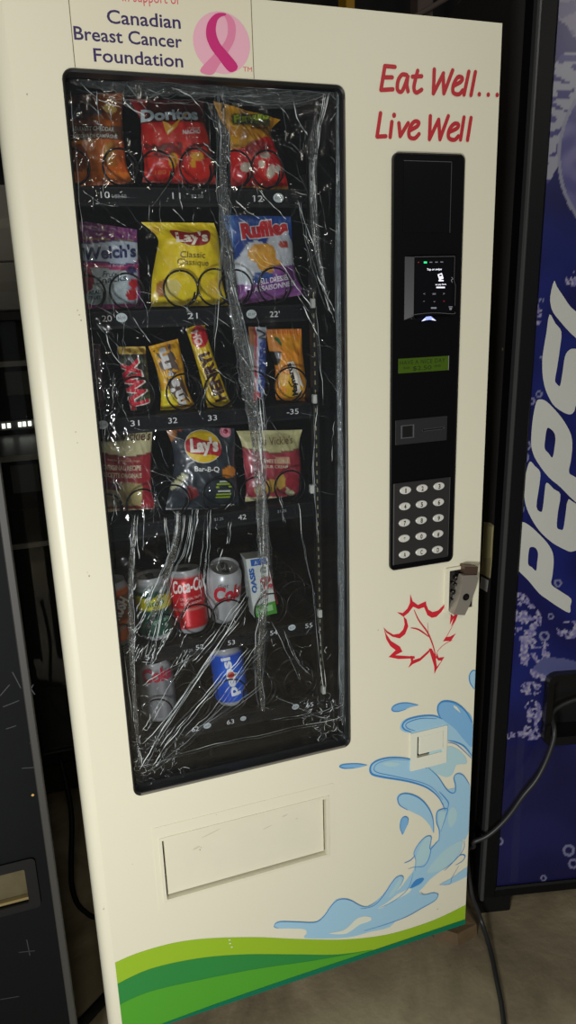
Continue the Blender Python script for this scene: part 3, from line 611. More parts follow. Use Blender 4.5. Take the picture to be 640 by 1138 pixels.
for i, z in enumerate(TZ):
    c = MB()
    c.box(SX0, SX1, LIPY, .56, z - .006, z - .001, TM); c.box(SX0, SX1, LIPY - .001, LIPY + .003, z - .028, z, TM, b=.0006)
    c.box(SX0, SX0 + .002, LIPY, .56, z, z + .025, TM); c.box(SX1 - .002, SX1, LIPY, .56, z, z + .025, TM)
    tray = c.build('shelf_tray', vm)
    c = MB(); c.box(SX0 + .002, SX1 - .004, LIPY - .0022, LIPY - .001, z - .023, z - .003, LS)
    for s_, x, y, wp in labels[i]:
        a = LPn.xz(x - wp / 2, y + 3.2); b = LPn.xz(x + wp / 2, y + 3.2); zz = (a[1] + b[1]) / 2; small = s_[0] == '$'
        c.text(s_, (a[0], zz), (b[0], zz), .0055 if small else .0098, lambda u, v: Vector((u, LIPY - .0026, v)), WT if not small else GT)
    c.build('label_strip', tray)
    for x, y, r in ovals[i]:
        a = LPn.xz(x, y); c = MB(); c.disc(a, r * .0015, r * .0012, lambda u, v: Vector((u, LIPY - .003, v)), OV, 20)
        c.text('$2.50', (a[0] - r * .001, a[1] - .002), (a[0] + r * .001, a[1] - .002), .004, lambda u, v: Vector((u, LIPY - .0034, v)), mat((90, 95, 100), .5)); c.build('price_sticker', tray)
    for x, y, r in coilpx[i]:
        cx_, cz_ = CPn.xz(x, y); rr = abs(CPn.xz(x + r, y)[0] - CPn.xz(x - r, y)[0]) / 2; cz_ = z + rr + .003
        pts = []; N = 16 * 6
        for k in range(N + 1):
            th = -PI / 2 + 2 * PI * k / 16 * (1 if k % 1 == 0 else 1)
            yy = RY + max(0, (k - 14)) / 16 * .058
            if yy > .5: break
            pts.append((cx_ + rr * math.cos(th), yy, cz_ + rr * math.sin(th)))
        MB().tube(pts, .0017, CW, 5, 2).build('coil', tray)
# inner right rail and clips
c = MB(); c.box(.4555, .466, .10, .112, .62, 1.70, mat((18, 18, 20), .5))
SLT = mat((150, 146, 110), .5, key='rail_slot')
z = .66
while z < 1.43:
    c.box(.4585, .4605, .0985, .0998, z, z + .0075, SLT); z += .0165
c.build('shelf_rail', vm)
for q in ((347, 207), (347, 337), (349, 443), (346, 543), (355, 681), (359, 766)):
    x, z = YP(.095).xz(*q); MB().box(x - .0035, x + .0035, .088, .098, z - .008, z + .008, mat((205, 208, 200), .4, key='white_clip'), b=.001).build('rail_clip', vm)
# ================================================================== THE GOODS
def sm(a, b, x): t = min(1, max(0, (x - a) / (b - a))); return t * t * (3 - 2 * t)
def inpoly(p, x, y):
    r = False; j = len(p) - 1
    for i in range(len(p)):
        xi, yi = p[i]; xj, yj = p[j]
        if (yi > y) != (yj > y) and x < (xj - xi) * (y - yi) / (yj - yi) + xi: r = not r
        j = i
    return r
def ell(x, y, cx, cy, rx, ry): return ((x - cx) / rx) ** 2 + ((y - cy) / ry) ** 2 < 1
BY = .135
class Bag:
    """a filled pouch: L and R are its left and right outline, top to bottom, given in crop coordinates"""
    def __init__(s, name, label, cat, cr, scale, L, Rr, col, thick=.018, yy=BY, nu=44, nv=60, seal=.07, seed=0, wr=.0022, rnd=False, group=None):
        s.cr = cr; s.pl = YP(yy); s.th = thick; s.rnd = rnd; s.seal = seal; s.seed = seed; s.wr = wr; s.sc = scale
        s.L = [Vector(q) for q in catmull([cr(*q) for q in L], 5)]; s.R = [Vector(q) for q in catmull([cr(*q) for q in Rr], 5)]
        pm = (s.L[-1] + s.R[-1]) / 2; x, z = s.pl.xz(*pm); s.root = empty(name, (x, yy, z)); tag(s.root, label, cat, {'chip_bag': 'chip bags in the snack machine', 'candy_bar': 'candy bars on the third shelf'}.get(name, group))
        vs = []; cs = []; fs = []; ic = lambda px, py: ((px - cr(0, 0)[0]) * scale, (py - cr(0, 0)[1]) * scale)
        for j in range(nv + 1):
            v = j / nv
            for i in range(nu + 1):
                u = i / nu; vs.append(s.surf(u, v)); P = s.px(u, v); cs.append(lin(col(*ic(*P))))
        fs = [(j * (nu + 1) + i, j * (nu + 1) + i + 1, (j + 1) * (nu + 1) + i + 1, (j + 1) * (nu + 1) + i) for j in range(nv) for i in range(nu)]
        nb = len(vs); vs += [s.surf(i / nu, j / nv, True) for j in range(nv + 1) for i in range(nu + 1)]; cs += cs
        fs += [tuple(k + nb for k in reversed(f)) for f in fs]
        b = MB(); b.add(vs, fs, M_FOIL, True, cs); b.build('pouch', s.root)
        s.p = MB(); s.q = MB()
    def at(s, P, v):
        k = v * (len(P) - 1); i = min(int(k), len(P) - 2); return P[i].lerp(P[i + 1], k - i)
    def px(s, u, v): return s.at(s.L, v).lerp(s.at(s.R, v), u)
    def surf(s, u, v, back=False, off=0):
        P = s.px(min(1, max(0, u)), min(1, max(0, v))); x, z = s.pl.xz(P.x, P.y)
        su = max(0, 1 - (2 * u - 1) ** 2) ** (.5 if s.rnd else .6); k = sm(s.seal * .6, .32, v) * sm(s.seal * .6, .28, 1 - v) if not s.rnd else sm(s.seal * .6, .14, v) * sm(s.seal * .6, .14, 1 - v)
        bul = s.th * su * k
        n1 = noise.noise(Vector((u * 5 + s.seed, v * 6, s.seed * 1.7))); n2 = noise.noise(Vector((u * 14, v * 9 + s.seed, s.seed))); n3 = 1 - abs(noise.noise(Vector((u * 4 + v * 2, v * 7 - u * 3, s.seed + 9)))) * 2
        wr = s.wr * (n1 + .45 * n2 + .6 * n3 * n3)
        edge = sm(0, .1, u) * sm(0, .1, 1 - u)
        cr = .0006 * math.sin(u * 90) * (1 - sm(s.seal * .8, s.seal * 1.8, min(v, 1 - v)))
        y = s.pl.o.y - (bul + wr * edge + cr) if not back else s.pl.o.y + bul * .8 + .0007 - wr * edge
        return Vector((x, y - off, z))
    def inv(s, X, Y):
        px, py = s.cr(X, Y); u = v = .5
        for _ in range(10):
            a = s.at(s.L, v); b = s.at(s.R, v); u = (px - a.x) / max(1e-3, (b.x - a.x)); u = min(1, max(0, u)); y = a.y + (b.y - a.y) * u
            v = min(1, max(0, v + (py - y) / (s.L[-1].y - s.L[0].y)))
        return u, v
    def fn(s, off=.0009): return lambda X, Y: s.surf(*s.inv(X, Y), off=off)
    def text(s, st, a, b, cap, col, shear=0, bold=0, off=.0012, spacing=1, rough=.4):
        d = Vector(b) - Vector(a); s.p.text(st, a, b, cap, s.fn(off), mat(col, rough), shear, bold, up=(d.y, -d.x), spacing=spacing, fine=s.sc * 3); return s
    def poly(s, loop, col, off=.0008, smooth=4):
        # filled as a fine grid so that it follows the bulge
        lp = catmull(loop, smooth, True) if smooth else loop
        cx = sum(q[0] for q in lp) / len(lp); cy = sum(q[1] for q in lp) / len(lp); f = s.fn(off); n = len(lp)
        vs = [f(cx, cy)]; fs = []; K = 4
        for r in range(1, K + 1): vs += [f(cx + (q[0] - cx) * r / K, cy + (q[1] - cy) * r / K) for q in lp]
        fs += [(0, 1 + i, 1 + (i + 1) % n) for i in range(n)]
        for r in range(K - 1): fs += [(1 + r * n + i, 1 + (r + 1) * n + i, 1 + (r + 1) * n + (i + 1) % n, 1 + r * n + (i + 1) % n) for i in range(n)]
        s.q.add(vs, fs, mat(col, .4)); return s
    def oval(s, cx, cy, rx, ry, col, off=.0008): return s.poly([(cx + rx * math.cos(k * PI / 10), cy + ry * math.sin(k * PI / 10)) for k in range(20)], col, off, 1)
    def stroke(s, pts, wd, col, off=.0013, taper=False): s.q.stroke(pts, wd, s.fn(off), mat(col, .4), 5, taper=taper, cap=not taper); return s
    def done(s):
        if s.p.v: s.p.build('lettering', s.root)
        if s.q.v: s.q.build('printed_picture', s.root)
        return s.root
def nz(x, y, s, k=0): return noise.noise(Vector((x * s, y * s, k)))
def mix(a, b, t): t = min(1, max(0, t)); return tuple(a[i] + (b[i] - a[i]) * t for i in range(3))
# --- top row: orange brown chips bag
def col(x, y):
    b = mix((150, 72, 22), (196, 104, 26), .5 + nz(x, y, .012, 2))
    if y < 330: b = mix((120, 60, 22), (178, 104, 20), .5 + nz(x, y, .014, 5) * 1.3)
    if 300 < x < 460 and y < 160: b = (150, 78, 22)
    if 370 < y < 480: b = (92, 62, 40)
    if y > 480: b = mix((190, 120, 30), (206, 90, 24), (x - 60) / 420)
    if ell(x, y, 390, 590, 80, 100): b = mix((160, 130, 40), (176, 80, 30), (x - 320) / 130)
    if ell(x, y, 110, 620, 80, 110): b = (130, 62, 26)
    if y > 720: b = mix((226, 124, 40), (190, 96, 24), (y - 720) / 100)
    if ell(x, y, 365, 225, 55, 42): b = (222, 186, 96)
    return b
b = Bag('chip_bag', 'orange brown multigrain chip bag at the left end of the top shelf', 'chip bag', crop(70, 90, 7.11), 7.11,
        [(20, 110), (20, 250), (45, 450), (70, 640), (82, 835)], [(470, 95), (468, 280), (480, 460), (500, 660), (555, 812)], col, seed=1)
b.text('Sun', (40, 300), (150, 300), 120, (104, 110, 124), bold=.05).text('Chips', (150, 290), (300, 285), 62, (96, 98, 106), bold=.03)
b.text('HARVEST CHEDDAR', (70, 408), (395, 415), 34, (205, 200, 190), bold=.02).text('CHEDDAR DE CAMPAGNE', (50, 462), (420, 468), 28, (205, 200, 190), bold=.02).done()
# --- red tortilla chip bag
def col(x, y):
    b = mix((190, 30, 26), (214, 52, 38), .5 + nz(x, y, .012, 3))
    if y < 270: b = mix((58, 18, 16), (84, 24, 20), .5 + nz(x, y, .02))
    if y < 230 and x < 110: b = (150, 26, 24)
    if 420 < y < 520 and x > 90: b = mix(b, (70, 20, 16), .7 * (1 if nz(x, y, .02, 7) > -.1 else 0))
    if ell(x, y, 290, 545, 32, 55) or ell(x, y, 460, 515, 50, 32) or ell(x, y, 430, 565, 22, 30): b = (212, 150, 30)
    if y > 690: b = (168, 26, 26)
    return b
b = Bag('chip_bag', 'red tortilla chip bag with dark top and pale lettering, second on the top shelf', 'chip bag', crop(145, 95, 6.4), 6.4,
        [(-10, 95), (70, 250), (78, 400), (100, 580), (82, 690)], [(520, 110), (525, 250), (560, 380), (585, 560), (610, 705)], col, seed=2)
b.text('Doritos', (72, 262), (472, 252), 84, (205, 222, 224), bold=.045)
b.poly([(212, 270), (235, 330), (248, 345), (380, 215), (405, 205), (290, 335), (246, 372), (228, 330)], (226, 160, 40), .0016, 1).poly([(244, 345), (300, 290), (290, 320), (248, 364)], (240, 220, 170), .002, 1)
b.text('NACHO', (355, 362), (484, 352), 30, (225, 215, 205), bold=.03).text('cheese', (385, 325), (480, 318), 14, (220, 200, 190)).text('180 g', (170, 640), (290, 632), 30, (226, 120, 60)).done()
# --- yellow and red bag
def col(x, y):
    b = (222, 160, 24) if nz(x, y, .01, 4) > -.2 else (196, 132, 18)
    lim = 470 - 90 * sm(200, 420, x) + 60 * sm(420, 540, x)
    if y > lim: b = mix((190, 20, 24), (220, 40, 36), .5 + nz(x, y, .012, 8))
    if y < 290 and 150 < x < 460 and y > 190: b = mix((70, 72, 40), (110, 112, 52), .5 + nz(x, y, .03, 6))
    for e in ((255, 620, 40, 38), (370, 600, 24, 32), (450, 655, 36, 50), (510, 635, 22, 36), (395, 530, 40, 28)):
        if ell(x, y, *e): b = (206, 196, 176)
    if ell(x, y, 340, 470, 90, 60): b = mix(b, (120, 40, 34), .6)
    if y > 765: b = (206, 140, 30)
    return b
b = Bag('chip_bag', 'crumpled yellow and red chip bag with green lettering on the top shelf', 'chip bag', crop(235, 100, 7.11), 7.11,
        [(15, 88), (75, 240), (140, 340), (150, 480), (150, 620), (155, 765)], [(545, 235), (470, 320), (500, 430), (545, 560), (590, 690), (610, 795)], col, seed=3, wr=.0035)
b.text('Funyuns', (165, 268), (455, 225), 62, (176, 200, 44), bold=.05, shear=.2).text('FLAMIN HOT', (290, 330), (440, 322), 26, (120, 52, 30), bold=.03).done()
# --- purple fruit snack pouch
def col(x, y):
    b = (120, 44, 104)
    if y < 180: b = mix((120, 40, 100), (92, 30, 96), .5 + nz(x, y, .02))
    yb = 205 + 12 * math.sin(x / 90); yt = 372 - 14 * math.sin(x / 90)
    if yb < y < yt: b = (176, 188, 204)
    if abs(y - yb) < 7 or abs(y - yt) < 7: b = (56, 44, 110)
    if yt + 7 < y < yt + 45: b = (176, 62, 110)
    if y >= yt + 45: b = (176, 190, 196) if x < 470 else (150, 160, 176)
    for e, q in (((155, 520, 46, 110), (150, 40, 58)), ((520, 535, 42, 38), (184, 34, 44)), ((510, 620, 52, 48), (170, 36, 40)), ((500, 430, 45, 30), (60, 46, 100))):
        if ell(x, y, *e): b = q
    if y > 695: b = (156, 58, 128)
    if x > 548 and y > 300: b = (120, 52, 118)
    return b
b = Bag('snack_pouch', 'purple fruit snack pouch with white name band, left end of the second shelf', 'snack pouch', crop(75, 240, 7.11), 7.11,
        [(75, 35), (92, 200), (105, 400), (125, 600), (140, 740)], [(548, 108), (552, 250), (565, 420), (580, 600), (605, 728)], col, seed=4, thick=.012)
b.text("Welch's", (118, 350), (540, 322), 96, (40, 48, 92), bold=.035).text('Fruit', (270, 480), (380, 488), 46, (50, 62, 80), shear=.1, bold=.01).text('Snacks', (225, 540), (460, 510), 52, (50, 62, 80), shear=.1, bold=.01)
b.text('Reduced sugar   family size', (120, 190), (520, 205), 24, (170, 150, 60)).text('mixed fruit', (205, 412), (440, 402), 22, (230, 190, 210)).oval(212, 640, 72, 64, (170, 190, 196), .001).text('REAL', (170, 622), (255, 615), 30, (50, 66, 90), bold=.02).text('FRUIT', (165, 662), (262, 655), 28, (50, 66, 90), bold=.02).done()
# --- yellow classic chips
cY = crop(100, 190, 2.56)
def col(x, y):
    b = mix((226, 196, 20), (240, 216, 40), .5 + nz(x, y, .03, 1))
    if ell(x, y, 205, 335, 20, 25): b = (170, 110, 40)
    if ell(x, y, 228, 335, 24, 26): b = (222, 206, 120)
    if ell(x, y, 185, 172, 14, 12): b = (206, 170, 30)
    if ell(x, y, 350, 330, 22, 26): b = (228, 190, 50)
    if y > 372: b = (206, 184, 24)
    return b
b = Bag('chip_bag', 'bright yellow potato chip bag with red oval logo in the second shelf middle', 'chip bag', cY, 2.56,
        [(145, 146), (192, 190), (188, 240), (176, 310), (174, 386)], [(352, 148), (366, 190), (372, 250), (378, 320), (392, 383)], col, seed=5, thick=.024)
b.poly([(224, 172), (240, 170), (280, 178), (332, 170), (334, 196), (318, 212), (285, 215), (250, 206), (232, 190)], (150, 26, 34), .001).text("Lay's", (238, 204), (328, 202), 28, (236, 226, 206), bold=.04)
b.text('Classic', (248, 248), (318, 250), 18, (84, 62, 24)).text('Classique', (240, 268), (328, 272), 18, (84, 62, 24)).done()
# --- blue, white and purple ridged chips
def col(x, y):
    b = (36, 74, 148)
    if x < 120 and y < 420: b = (50, 104, 170) if y < 300 else (28, 44, 90)
    if inpoly([(120, 400), (230, 240), (340, 230), (480, 210), (520, 300), (520, 420), (420, 440), (240, 480), (220, 580), (130, 570)], x, y): b = (198, 206, 214)
    if inpoly([(110, 260), (330, 190), (350, 240), (320, 290), (260, 260), (180, 290), (140, 380)], x, y): b = (34, 62, 138)
    if ell(x, y, 290, 350, 92, 72) or ell(x, y, 340, 410, 85, 68): b = mix((226, 170, 60), (206, 140, 40), .5 + nz(x, y, .03))
    if ell(x, y, 440, 290, 34, 28): b = (170, 60, 50)
    if ell(x, y, 440, 360, 60, 46): b = (196, 202, 210)
    if y > 500 + 60 * (1 - sm(220, 420, x)) or (x > 360 and y > 430): b = mix((112, 52, 130), (146, 84, 160), .5 + nz(x, y, .012, 5))
    if y > 620 - .1 * (x - 140): b = (150, 90, 160)
    return b
b = Bag('chip_bag', 'blue white and purple ridged chip bag, right end of the second shelf', 'chip bag', crop(240, 225, 6.095), 6.095,
        [(40, 85), (110, 300), (125, 450), (150, 600), (140, 698)], [(505, 95), (520, 280), (530, 430), (560, 540), (612, 622)], col, seed=6, thick=.02)
b.text('Ruffles', (165, 245), (482, 212), 100, (196, 36, 44), bold=.06, off=.0016, shear=.05).text('Ruffles', (158, 248), (488, 214), 108, (206, 210, 220), bold=.085, off=.0010, shear=.05)
b.text('ALL DRESSED', (272, 558), (484, 520), 34, (222, 214, 228), bold=.03).text('ASSAISONNEES', (240, 610), (525, 560), 34, (222, 214, 228), bold=.03)
b.stroke([(240, 330), (300, 400), (380, 430)], 6, (250, 210, 110)).stroke([(220, 350), (280, 430), (350, 450)], 6, (250, 210, 110)).done()
# --- third shelf bars
cB = crop(90, 350, 4)
def col(x, y): return (84, 54, 62) if x > 74 or x < 48 else (64, 48, 58)
b = Bag('candy_bar', 'dark brown candy bar with blue lettering half hidden behind the window edge', 'candy bar', cB, 4, [(34, 125), (44, 260), (58, 418)], [(86, 130), (94, 260), (100, 415)], col, thick=.008, seed=7, rnd=True, nu=20)
b.text('SNICKERS', (66, 362), (50, 158), 24, (150, 160, 196), bold=.03).done()
def col(x, y):
    if y < 172: return (206, 176, 84) if nz(x, y, .05) > -.1 else (150, 116, 40)
    if 195 < y < 400 and nz(x, y, .02, 3) > .1: return (70, 80, 56)
    return (44, 44, 38)
b = Bag('candy_bar', 'black and gold candy bar with big red lettering on the third shelf', 'candy bar', cB, 4, [(162, 142), (176, 230), (196, 320), (222, 425)], [(285, 140), (298, 230), (308, 330), (312, 425)], col, thick=.01, seed=8, rnd=True, nu=30)
b.text('TWIX', (306, 410), (244, 186), 84, (220, 212, 200), bold=.07, off=.0012, spacing=.9).text('TWIX', (300, 405), (240, 190), 78, (200, 26, 50), bold=.045, off=.0020, spacing=.9).done()
def col(x, y):
    if inpoly([(345, 270), (470, 270), (500, 430), (360, 425)], x, y) and ell(x, y, 380, 380, 45, 50): return (226, 206, 40)
    return mix((222, 170, 30), (200, 140, 24), .5 + nz(x, y, .02, 3))
b = Bag('candy_pack', 'golden yellow candy pack with brown and white lettering on the third shelf', 'candy pack', cB, 4, [(300, 140), (335, 240), (355, 340), (352, 425)], [(430, 106), (455, 220), (470, 320), (515, 416)], col, thick=.012, seed=9, rnd=True, nu=30)
b.poly([(318, 160), (395, 128), (412, 185), (430, 240), (400, 275), (350, 235)], (90, 76, 70), .0008, 1).poly([(375, 275), (440, 268), (470, 350), (480, 385), (440, 395), (392, 340)], (84, 62, 44), .0008, 1)
b.text('m', (392, 232), (366, 142), 44, (206, 204, 202), bold=.05, off=.0022).text('&', (405, 268), (394, 240), 24, (206, 204, 202), bold=.03, off=.0022).text("m's", (462, 392), (420, 276), 46, (206, 204, 202), bold=.05, off=.0016).done()
def col(x, y):
    if ell(x, y, 525, 95, 38, 50): return (190, 28, 40)
    return (214, 184, 30) if nz(x, y, .02, 4) > -.2 else (196, 160, 26)
b = Bag('candy_bar', 'slim yellow candy bar with brown upright lettering and a red badge', 'candy bar', cB, 4, [(466, 62), (495, 150), (535, 290), (562, 412)], [(548, 32), (575, 140), (620, 270), (672, 408)], col, thick=.010, seed=10, rnd=True, nu=30)
b.text('OH', (535, 128), (512, 66), 30, (226, 200, 190), bold=.05).text('HENRY!', (640, 372), (560, 160), 48, (66, 34, 30), bold=.06).done()
cD = crop(265, 350, 7.11)
def col(x, y):
    if x < 118: return (150, 98, 60) if y < 240 else (120, 120, 118)
    if x < 132: return (176, 44, 60)
    if y < 180: return (196, 200, 206)
    return mix((196, 202, 214), (60, 90, 160), (x - 135) / 60)
b = Bag('candy_bar', 'white and blue candy bar with a red stripe standing beside an orange bag', 'candy bar', cD, 7.11, [(80, 92), (84, 300), (92, 500), (98, 700)], [(220, 98), (216, 300), (212, 500), (205, 690)], col, thick=.010, seed=11, rnd=True, nu=30, yy=.13)
b.text('SNICKERS', (202, 600), (214, 215), 62, (46, 70, 150), bold=.04, off=.0014).stroke([(146, 120), (200, 150), (150, 175), (206, 190)], 14, (70, 76, 92)).poly([(110, 600), (160, 620), (150, 680), (112, 680)], (180, 40, 50), .001).done()
def col(x, y):
    b = mix((214, 130, 30), (232, 160, 44), .5 + nz(x, y, .015, 5))
    if y < 150: b = (206, 116, 30)
    if ell(x, y, 275, 240, 45, 40): b = (232, 150, 70)
    if inpoly([(240, 290), (320, 290), (310, 390), (255, 400)], x, y): b = (28, 26, 22)
    if ell(x, y, 400, 220, 50, 60): b = (220, 150, 36)
    if ell(x, y, 400, 560, 90, 100): b = (226, 176, 40)
    if ell(x, y, 340, 500, 38, 42): b = (238, 184, 90)
    if ell(x, y, 330, 595, 40, 40): b = (244, 160, 40)
    return b
b = Bag('candy_bag', 'orange peach candy bag with slanted lettering, right end of the third shelf', 'candy bag', cD, 7.11, [(220, 112), (240, 270), (290, 420), (285, 560), (300, 672)], [(495, 110), (505, 270), (522, 430), (545, 580), (562, 682)], col, thick=.014, seed=12, yy=.13)
b.poly([(360, 370), (412, 360), (450, 440), (492, 560), (492, 630), (440, 640), (405, 520)], (228, 220, 206), .0009, 1).text('Maynards', (455, 628), (385, 375), 40, (40, 34, 32), bold=.04, off=.0018)
b.poly([(275, 172), (310, 180), (330, 220), (325, 248), (305, 215), (282, 195)], (30, 110, 50), .001, 1).stroke([(372, 520), (400, 560), (430, 545)], 8, (90, 66, 20)).done()
# --- fourth shelf
cE = crop(95, 465, 7.11)
def col(x, y):
    yb = 285 - .0012 * (x - 320) ** 2 * .5 + 5
    b = (196, 190, 148) if y < yb else mix((140, 44, 52), (160, 60, 62), .5 + nz(x, y, .012, 3))
    if abs(y - yb) < 7: b = (110, 52, 50)
    if y > 500 and x < 440: b = (166, 152, 100)
    if y > 490 and 150 < x < 260 and y < 560: b = (96, 44, 52)
    if ell(x, y, 205, 640, 70, 80): b = (150, 142, 110)
    if ell(x, y, 400, 640, 66, 80): b = (190, 176, 120)
    if x > 440 and yb < y < 690: b = (158, 40, 50)
    if y > 690: b = (190, 176, 140) if y > 715 else (130, 48, 46)
    return b
b = Bag('chip_bag', 'cream and dark red kettle chip bag at the left end of the fourth shelf', 'chip bag', cE, 7.11, [(98, 100), (122, 280), (140, 480), (160, 740)], [(528, 78), (520, 280), (520, 500), (548, 712)], col, seed=13, thick=.016)
b.text("Miss Vickie's", (120, 175), (512, 165), 72, (100, 60, 40), shear=.25, bold=.01).text('ORIGINAL RECIPE', (135, 395), (428, 395), 38, (206, 190, 160), bold=.03).text('RECETTE ORIGINALE', (135, 452), (435, 455), 36, (206, 190, 160), bold=.03)
b.text('kettle cooked chips', (170, 325), (420, 330), 18, (206, 180, 150)).text('croustilles', (190, 495), (370, 498), 18, (206, 180, 150)).done()
cG = crop(175, 465, 6.4)
def col(x, y):
    b = mix((34, 40, 46), (52, 60, 68), .5 + nz(x, y, .012, 6))
    if inpoly([(45, 55), (150, 55), (130, 110), (80, 190)], x, y): b = (170, 110, 56)
    if inpoly([(120, 60), (200, 50), (160, 95)], x, y): b = (176, 80, 40)
    if inpoly([(100, 460), (170, 370), (200, 400), (170, 440), (80, 520)], x, y): b = (190, 190, 150)
    if inpoly([(200, 460), (260, 480), (280, 530), (230, 570), (195, 540)], x, y): b = (130, 44, 46)
    if ell(x, y, 495, 370, 56, 42) and y < 410: b = (206, 130, 44)
    if 640 < y < 655: b = (170, 176, 180)
    return b
b = Bag('chip_bag', 'black barbecue potato chip bag with round yellow and red logo, fourth shelf', 'chip bag', cG, 6.4, [(45, 52), (100, 180), (118, 340), (85, 500), (58, 650)], [(545, 70), (555, 200), (555, 340), (575, 500), (580, 640)], col, seed=14, thick=.022)
b.oval(308, 190, 130, 112, (206, 200, 196), .0008).oval(308, 190, 124, 106, (220, 186, 26), .0012).poly([(192, 150), (250, 128), (320, 148), (415, 160), (432, 200), (420, 250), (360, 240), (280, 240), (200, 225), (186, 190)], (178, 30, 44), .0017)
b.text("Lay's", (215, 222), (415, 212), 84, (232, 226, 216), bold=.05, off=.0026, shear=.1).text('Bar-B-Q', (245, 358), (418, 362), 36, (220, 222, 220), bold=.02).oval(480, 90, 42, 42, (206, 130, 146), .001).oval(480, 90, 17, 17, (150, 30, 60), .0015)
for k, (y, w_) in enumerate(((432, 60), (450, 100), (470, 110), (500, 80), (525, 100), (548, 100))): b.stroke([(455 - w_ / 2, y), (455 + w_ / 2, y)], 13, (150, 176, 40) if w_ > 80 else (200, 204, 200))
b.stroke([(450, 615), (545, 615)], 10, (150, 154, 158)).done()
def col(x, y):
    yb = 262 + 30 * math.sin((x - 60) / 480 * PI)
    b = (196, 192, 140) if y < yb else mix((146, 48, 60), (170, 62, 74), .5 + nz(x, y, .012, 9))
    if abs(y - yb) < 6: b = (120, 80, 60)
    if ell(x, y, 270, 560, 45, 60) or ell(x, y, 345, 520, 40, 60): b = (196, 158, 70)
    if ell(x, y, 190, 590, 40, 45): b = (180, 160, 110)
    if ell(x, y, 440, 520, 55, 55): b = (150, 40, 52)
    if inpoly([(390, 560), (480, 620), (470, 670), (400, 620)], x, y): b = (190, 190, 150)
    if 300 < x < 420 and 330 < y < 380: b = (206, 160, 130)
    if y > 655: b = (200, 194, 150)
    return b
b = Bag('chip_bag', 'cream and rose red kettle chip bag, right end of the fourth shelf', 'chip bag', crop(260, 460, 7.11), 7.11, [(18, 135), (62, 240), (80, 420), (95, 580), (88, 695)], [(538, 125), (515, 240), (530, 420), (520, 560), (505, 640)], col, seed=15, thick=.018)
b.text("Miss Vickie's", (130, 240), (455, 225), 58, (120, 92, 60), shear=.25).text('SWEET CHILI', (200, 372), (400, 372), 30, (206, 190, 160), bold=.02).text('SOUR CREAM', (200, 412), (400, 412), 24, (206, 190, 160), bold=.02).done()
# --- cans
SIL = mat((176, 178, 180), .25, .9, key='can_silver'); LIDM = mat((160, 162, 164), .4, .4, key='lid_metal')
def can(label, x, y, z, tilt, colf, prints, turn=0, r=.033, h=.122, lean=0, name='soda_can', group=None):
    root = empty(name, (x, y, z), Matrix.Rotation(lean, 3, 'Y') @ Matrix.Rotation(tilt, 3, 'X')); tag(root, label, 'drink can', 'drink cans on the two lower shelves')
    Wm = WM[root.name]; prof = [(.022, 0), (.0245, .0008), (.0262, .003), (.0300, .009), (.033, .014)] + [(.033, .014 + (h - .035) * k / 22) for k in range(1, 23)] + [(.0318, h - .0145), (.0295, h - .009), (.0272, h - .0045), (.0268, h - .002), (.0275, h)]
    prof = [(a * r / .033, b_) for a, b_ in prof]; n = 56; vs = []; cs = []
    for rr, zz in prof:
        for k in range(n):
            th = 2 * PI * k / n; vs.append(Wm @ Vector((rr * math.sin(th), -rr * math.cos(th), zz)))
            s_ = (th if th < PI else th - 2 * PI) * r; cs.append(lin(colf(s_, zz)) if .009 < zz < h - .009 else lin((176, 178, 180)))
    K = len(prof); fs = [(j * n + k, j * n + (k + 1) % n, (j + 1) * n + (k + 1) % n, (j + 1) * n + k) for j in range(K - 1) for k in range(n)] + [tuple(range(n))]
    MB().add(vs, fs, M_CAN, True, cs).build('body', root)
    c_ = MB(); lp = [(.0275, h), (.0262, h + .0003), (.0255, h - .005), (.024, h - .0058), (.0225, h - .0045), (.012, h - .0043), (0.0005, h - .0042)]; vs = [Wm @ Vector((a * r / .033 * math.sin(2 * PI * k / n), -a * r / .033 * math.cos(2 * PI * k / n), b_)) for a, b_ in lp for k in range(n)]
    c_.add(vs, [(j * n + k, j * n + (k + 1) % n, (j + 1) * n + (k + 1) % n, (j + 1) * n + k) for j in range(len(lp) - 1) for k in range(n)], LIDM, True); lid = c_.build('lid', root)
    c_ = MB(); F2 = lambda a, b_: Wm @ Vector((a, b_, h - .0028)); c_.prism([(.007 * math.cos(k * PI / 8), .004 + .0115 * math.sin(k * PI / 8)) for k in range(16)], lambda a, b_, o: Wm @ Vector((a, b_, h - .004 + o)), 0, .0014, SIL)
    c_.disc((0, .008), .0038, .0042, F2, mat((60, 62, 64), .4, .8), 14); c_.disc((0, -.011), .0085, .0065, lambda a, b_: Wm @ Vector((a, b_, h - .0039)), mat((110, 112, 116), .4, .8), 20); c_.build('pull_tab', lid)
    c_ = MB()
    for kind, *a in prints:
        fn = lambda u, v, off=.0004: Wm @ Vector(((r + off) * math.sin(u / r), -(r + off) * math.cos(u / r), v))
        if kind == 't':
            st, p0, p1, cap, colr, kw = a; dd = Vector(p1) - Vector(p0); off = kw.pop('off', .0004)
            c_.text(st, p0, p1, cap, (lambda u, v, off=off: fn(u, v, off)), mat(colr, .35), up=(-dd.y, dd.x), fine=.004, **kw)
        elif kind == 's': pts, wd, colr = a; c_.stroke(pts, wd, fn, mat(colr, .35), 6)
        elif kind == 'o': (cx_, cz_), rad, colr, off = a; c_.disc((cx_, cz_), rad, rad, lambda u, v, off=off: fn(u, v, off), mat(colr, .35), 24)
    if c_.v: c_.build('printing', root)
    return root
def cx(px, py, y): return YP(y).xz(px, py)
def stand(px, py, y, ti): return cx(px, py, y)[0], y, TZ[ti]
rd1 = lambda s, z: (196, 22, 34) if not (.048 < z < .051) else (190, 120, 110)
x, y, z = stand(213, 696, .148, 4)
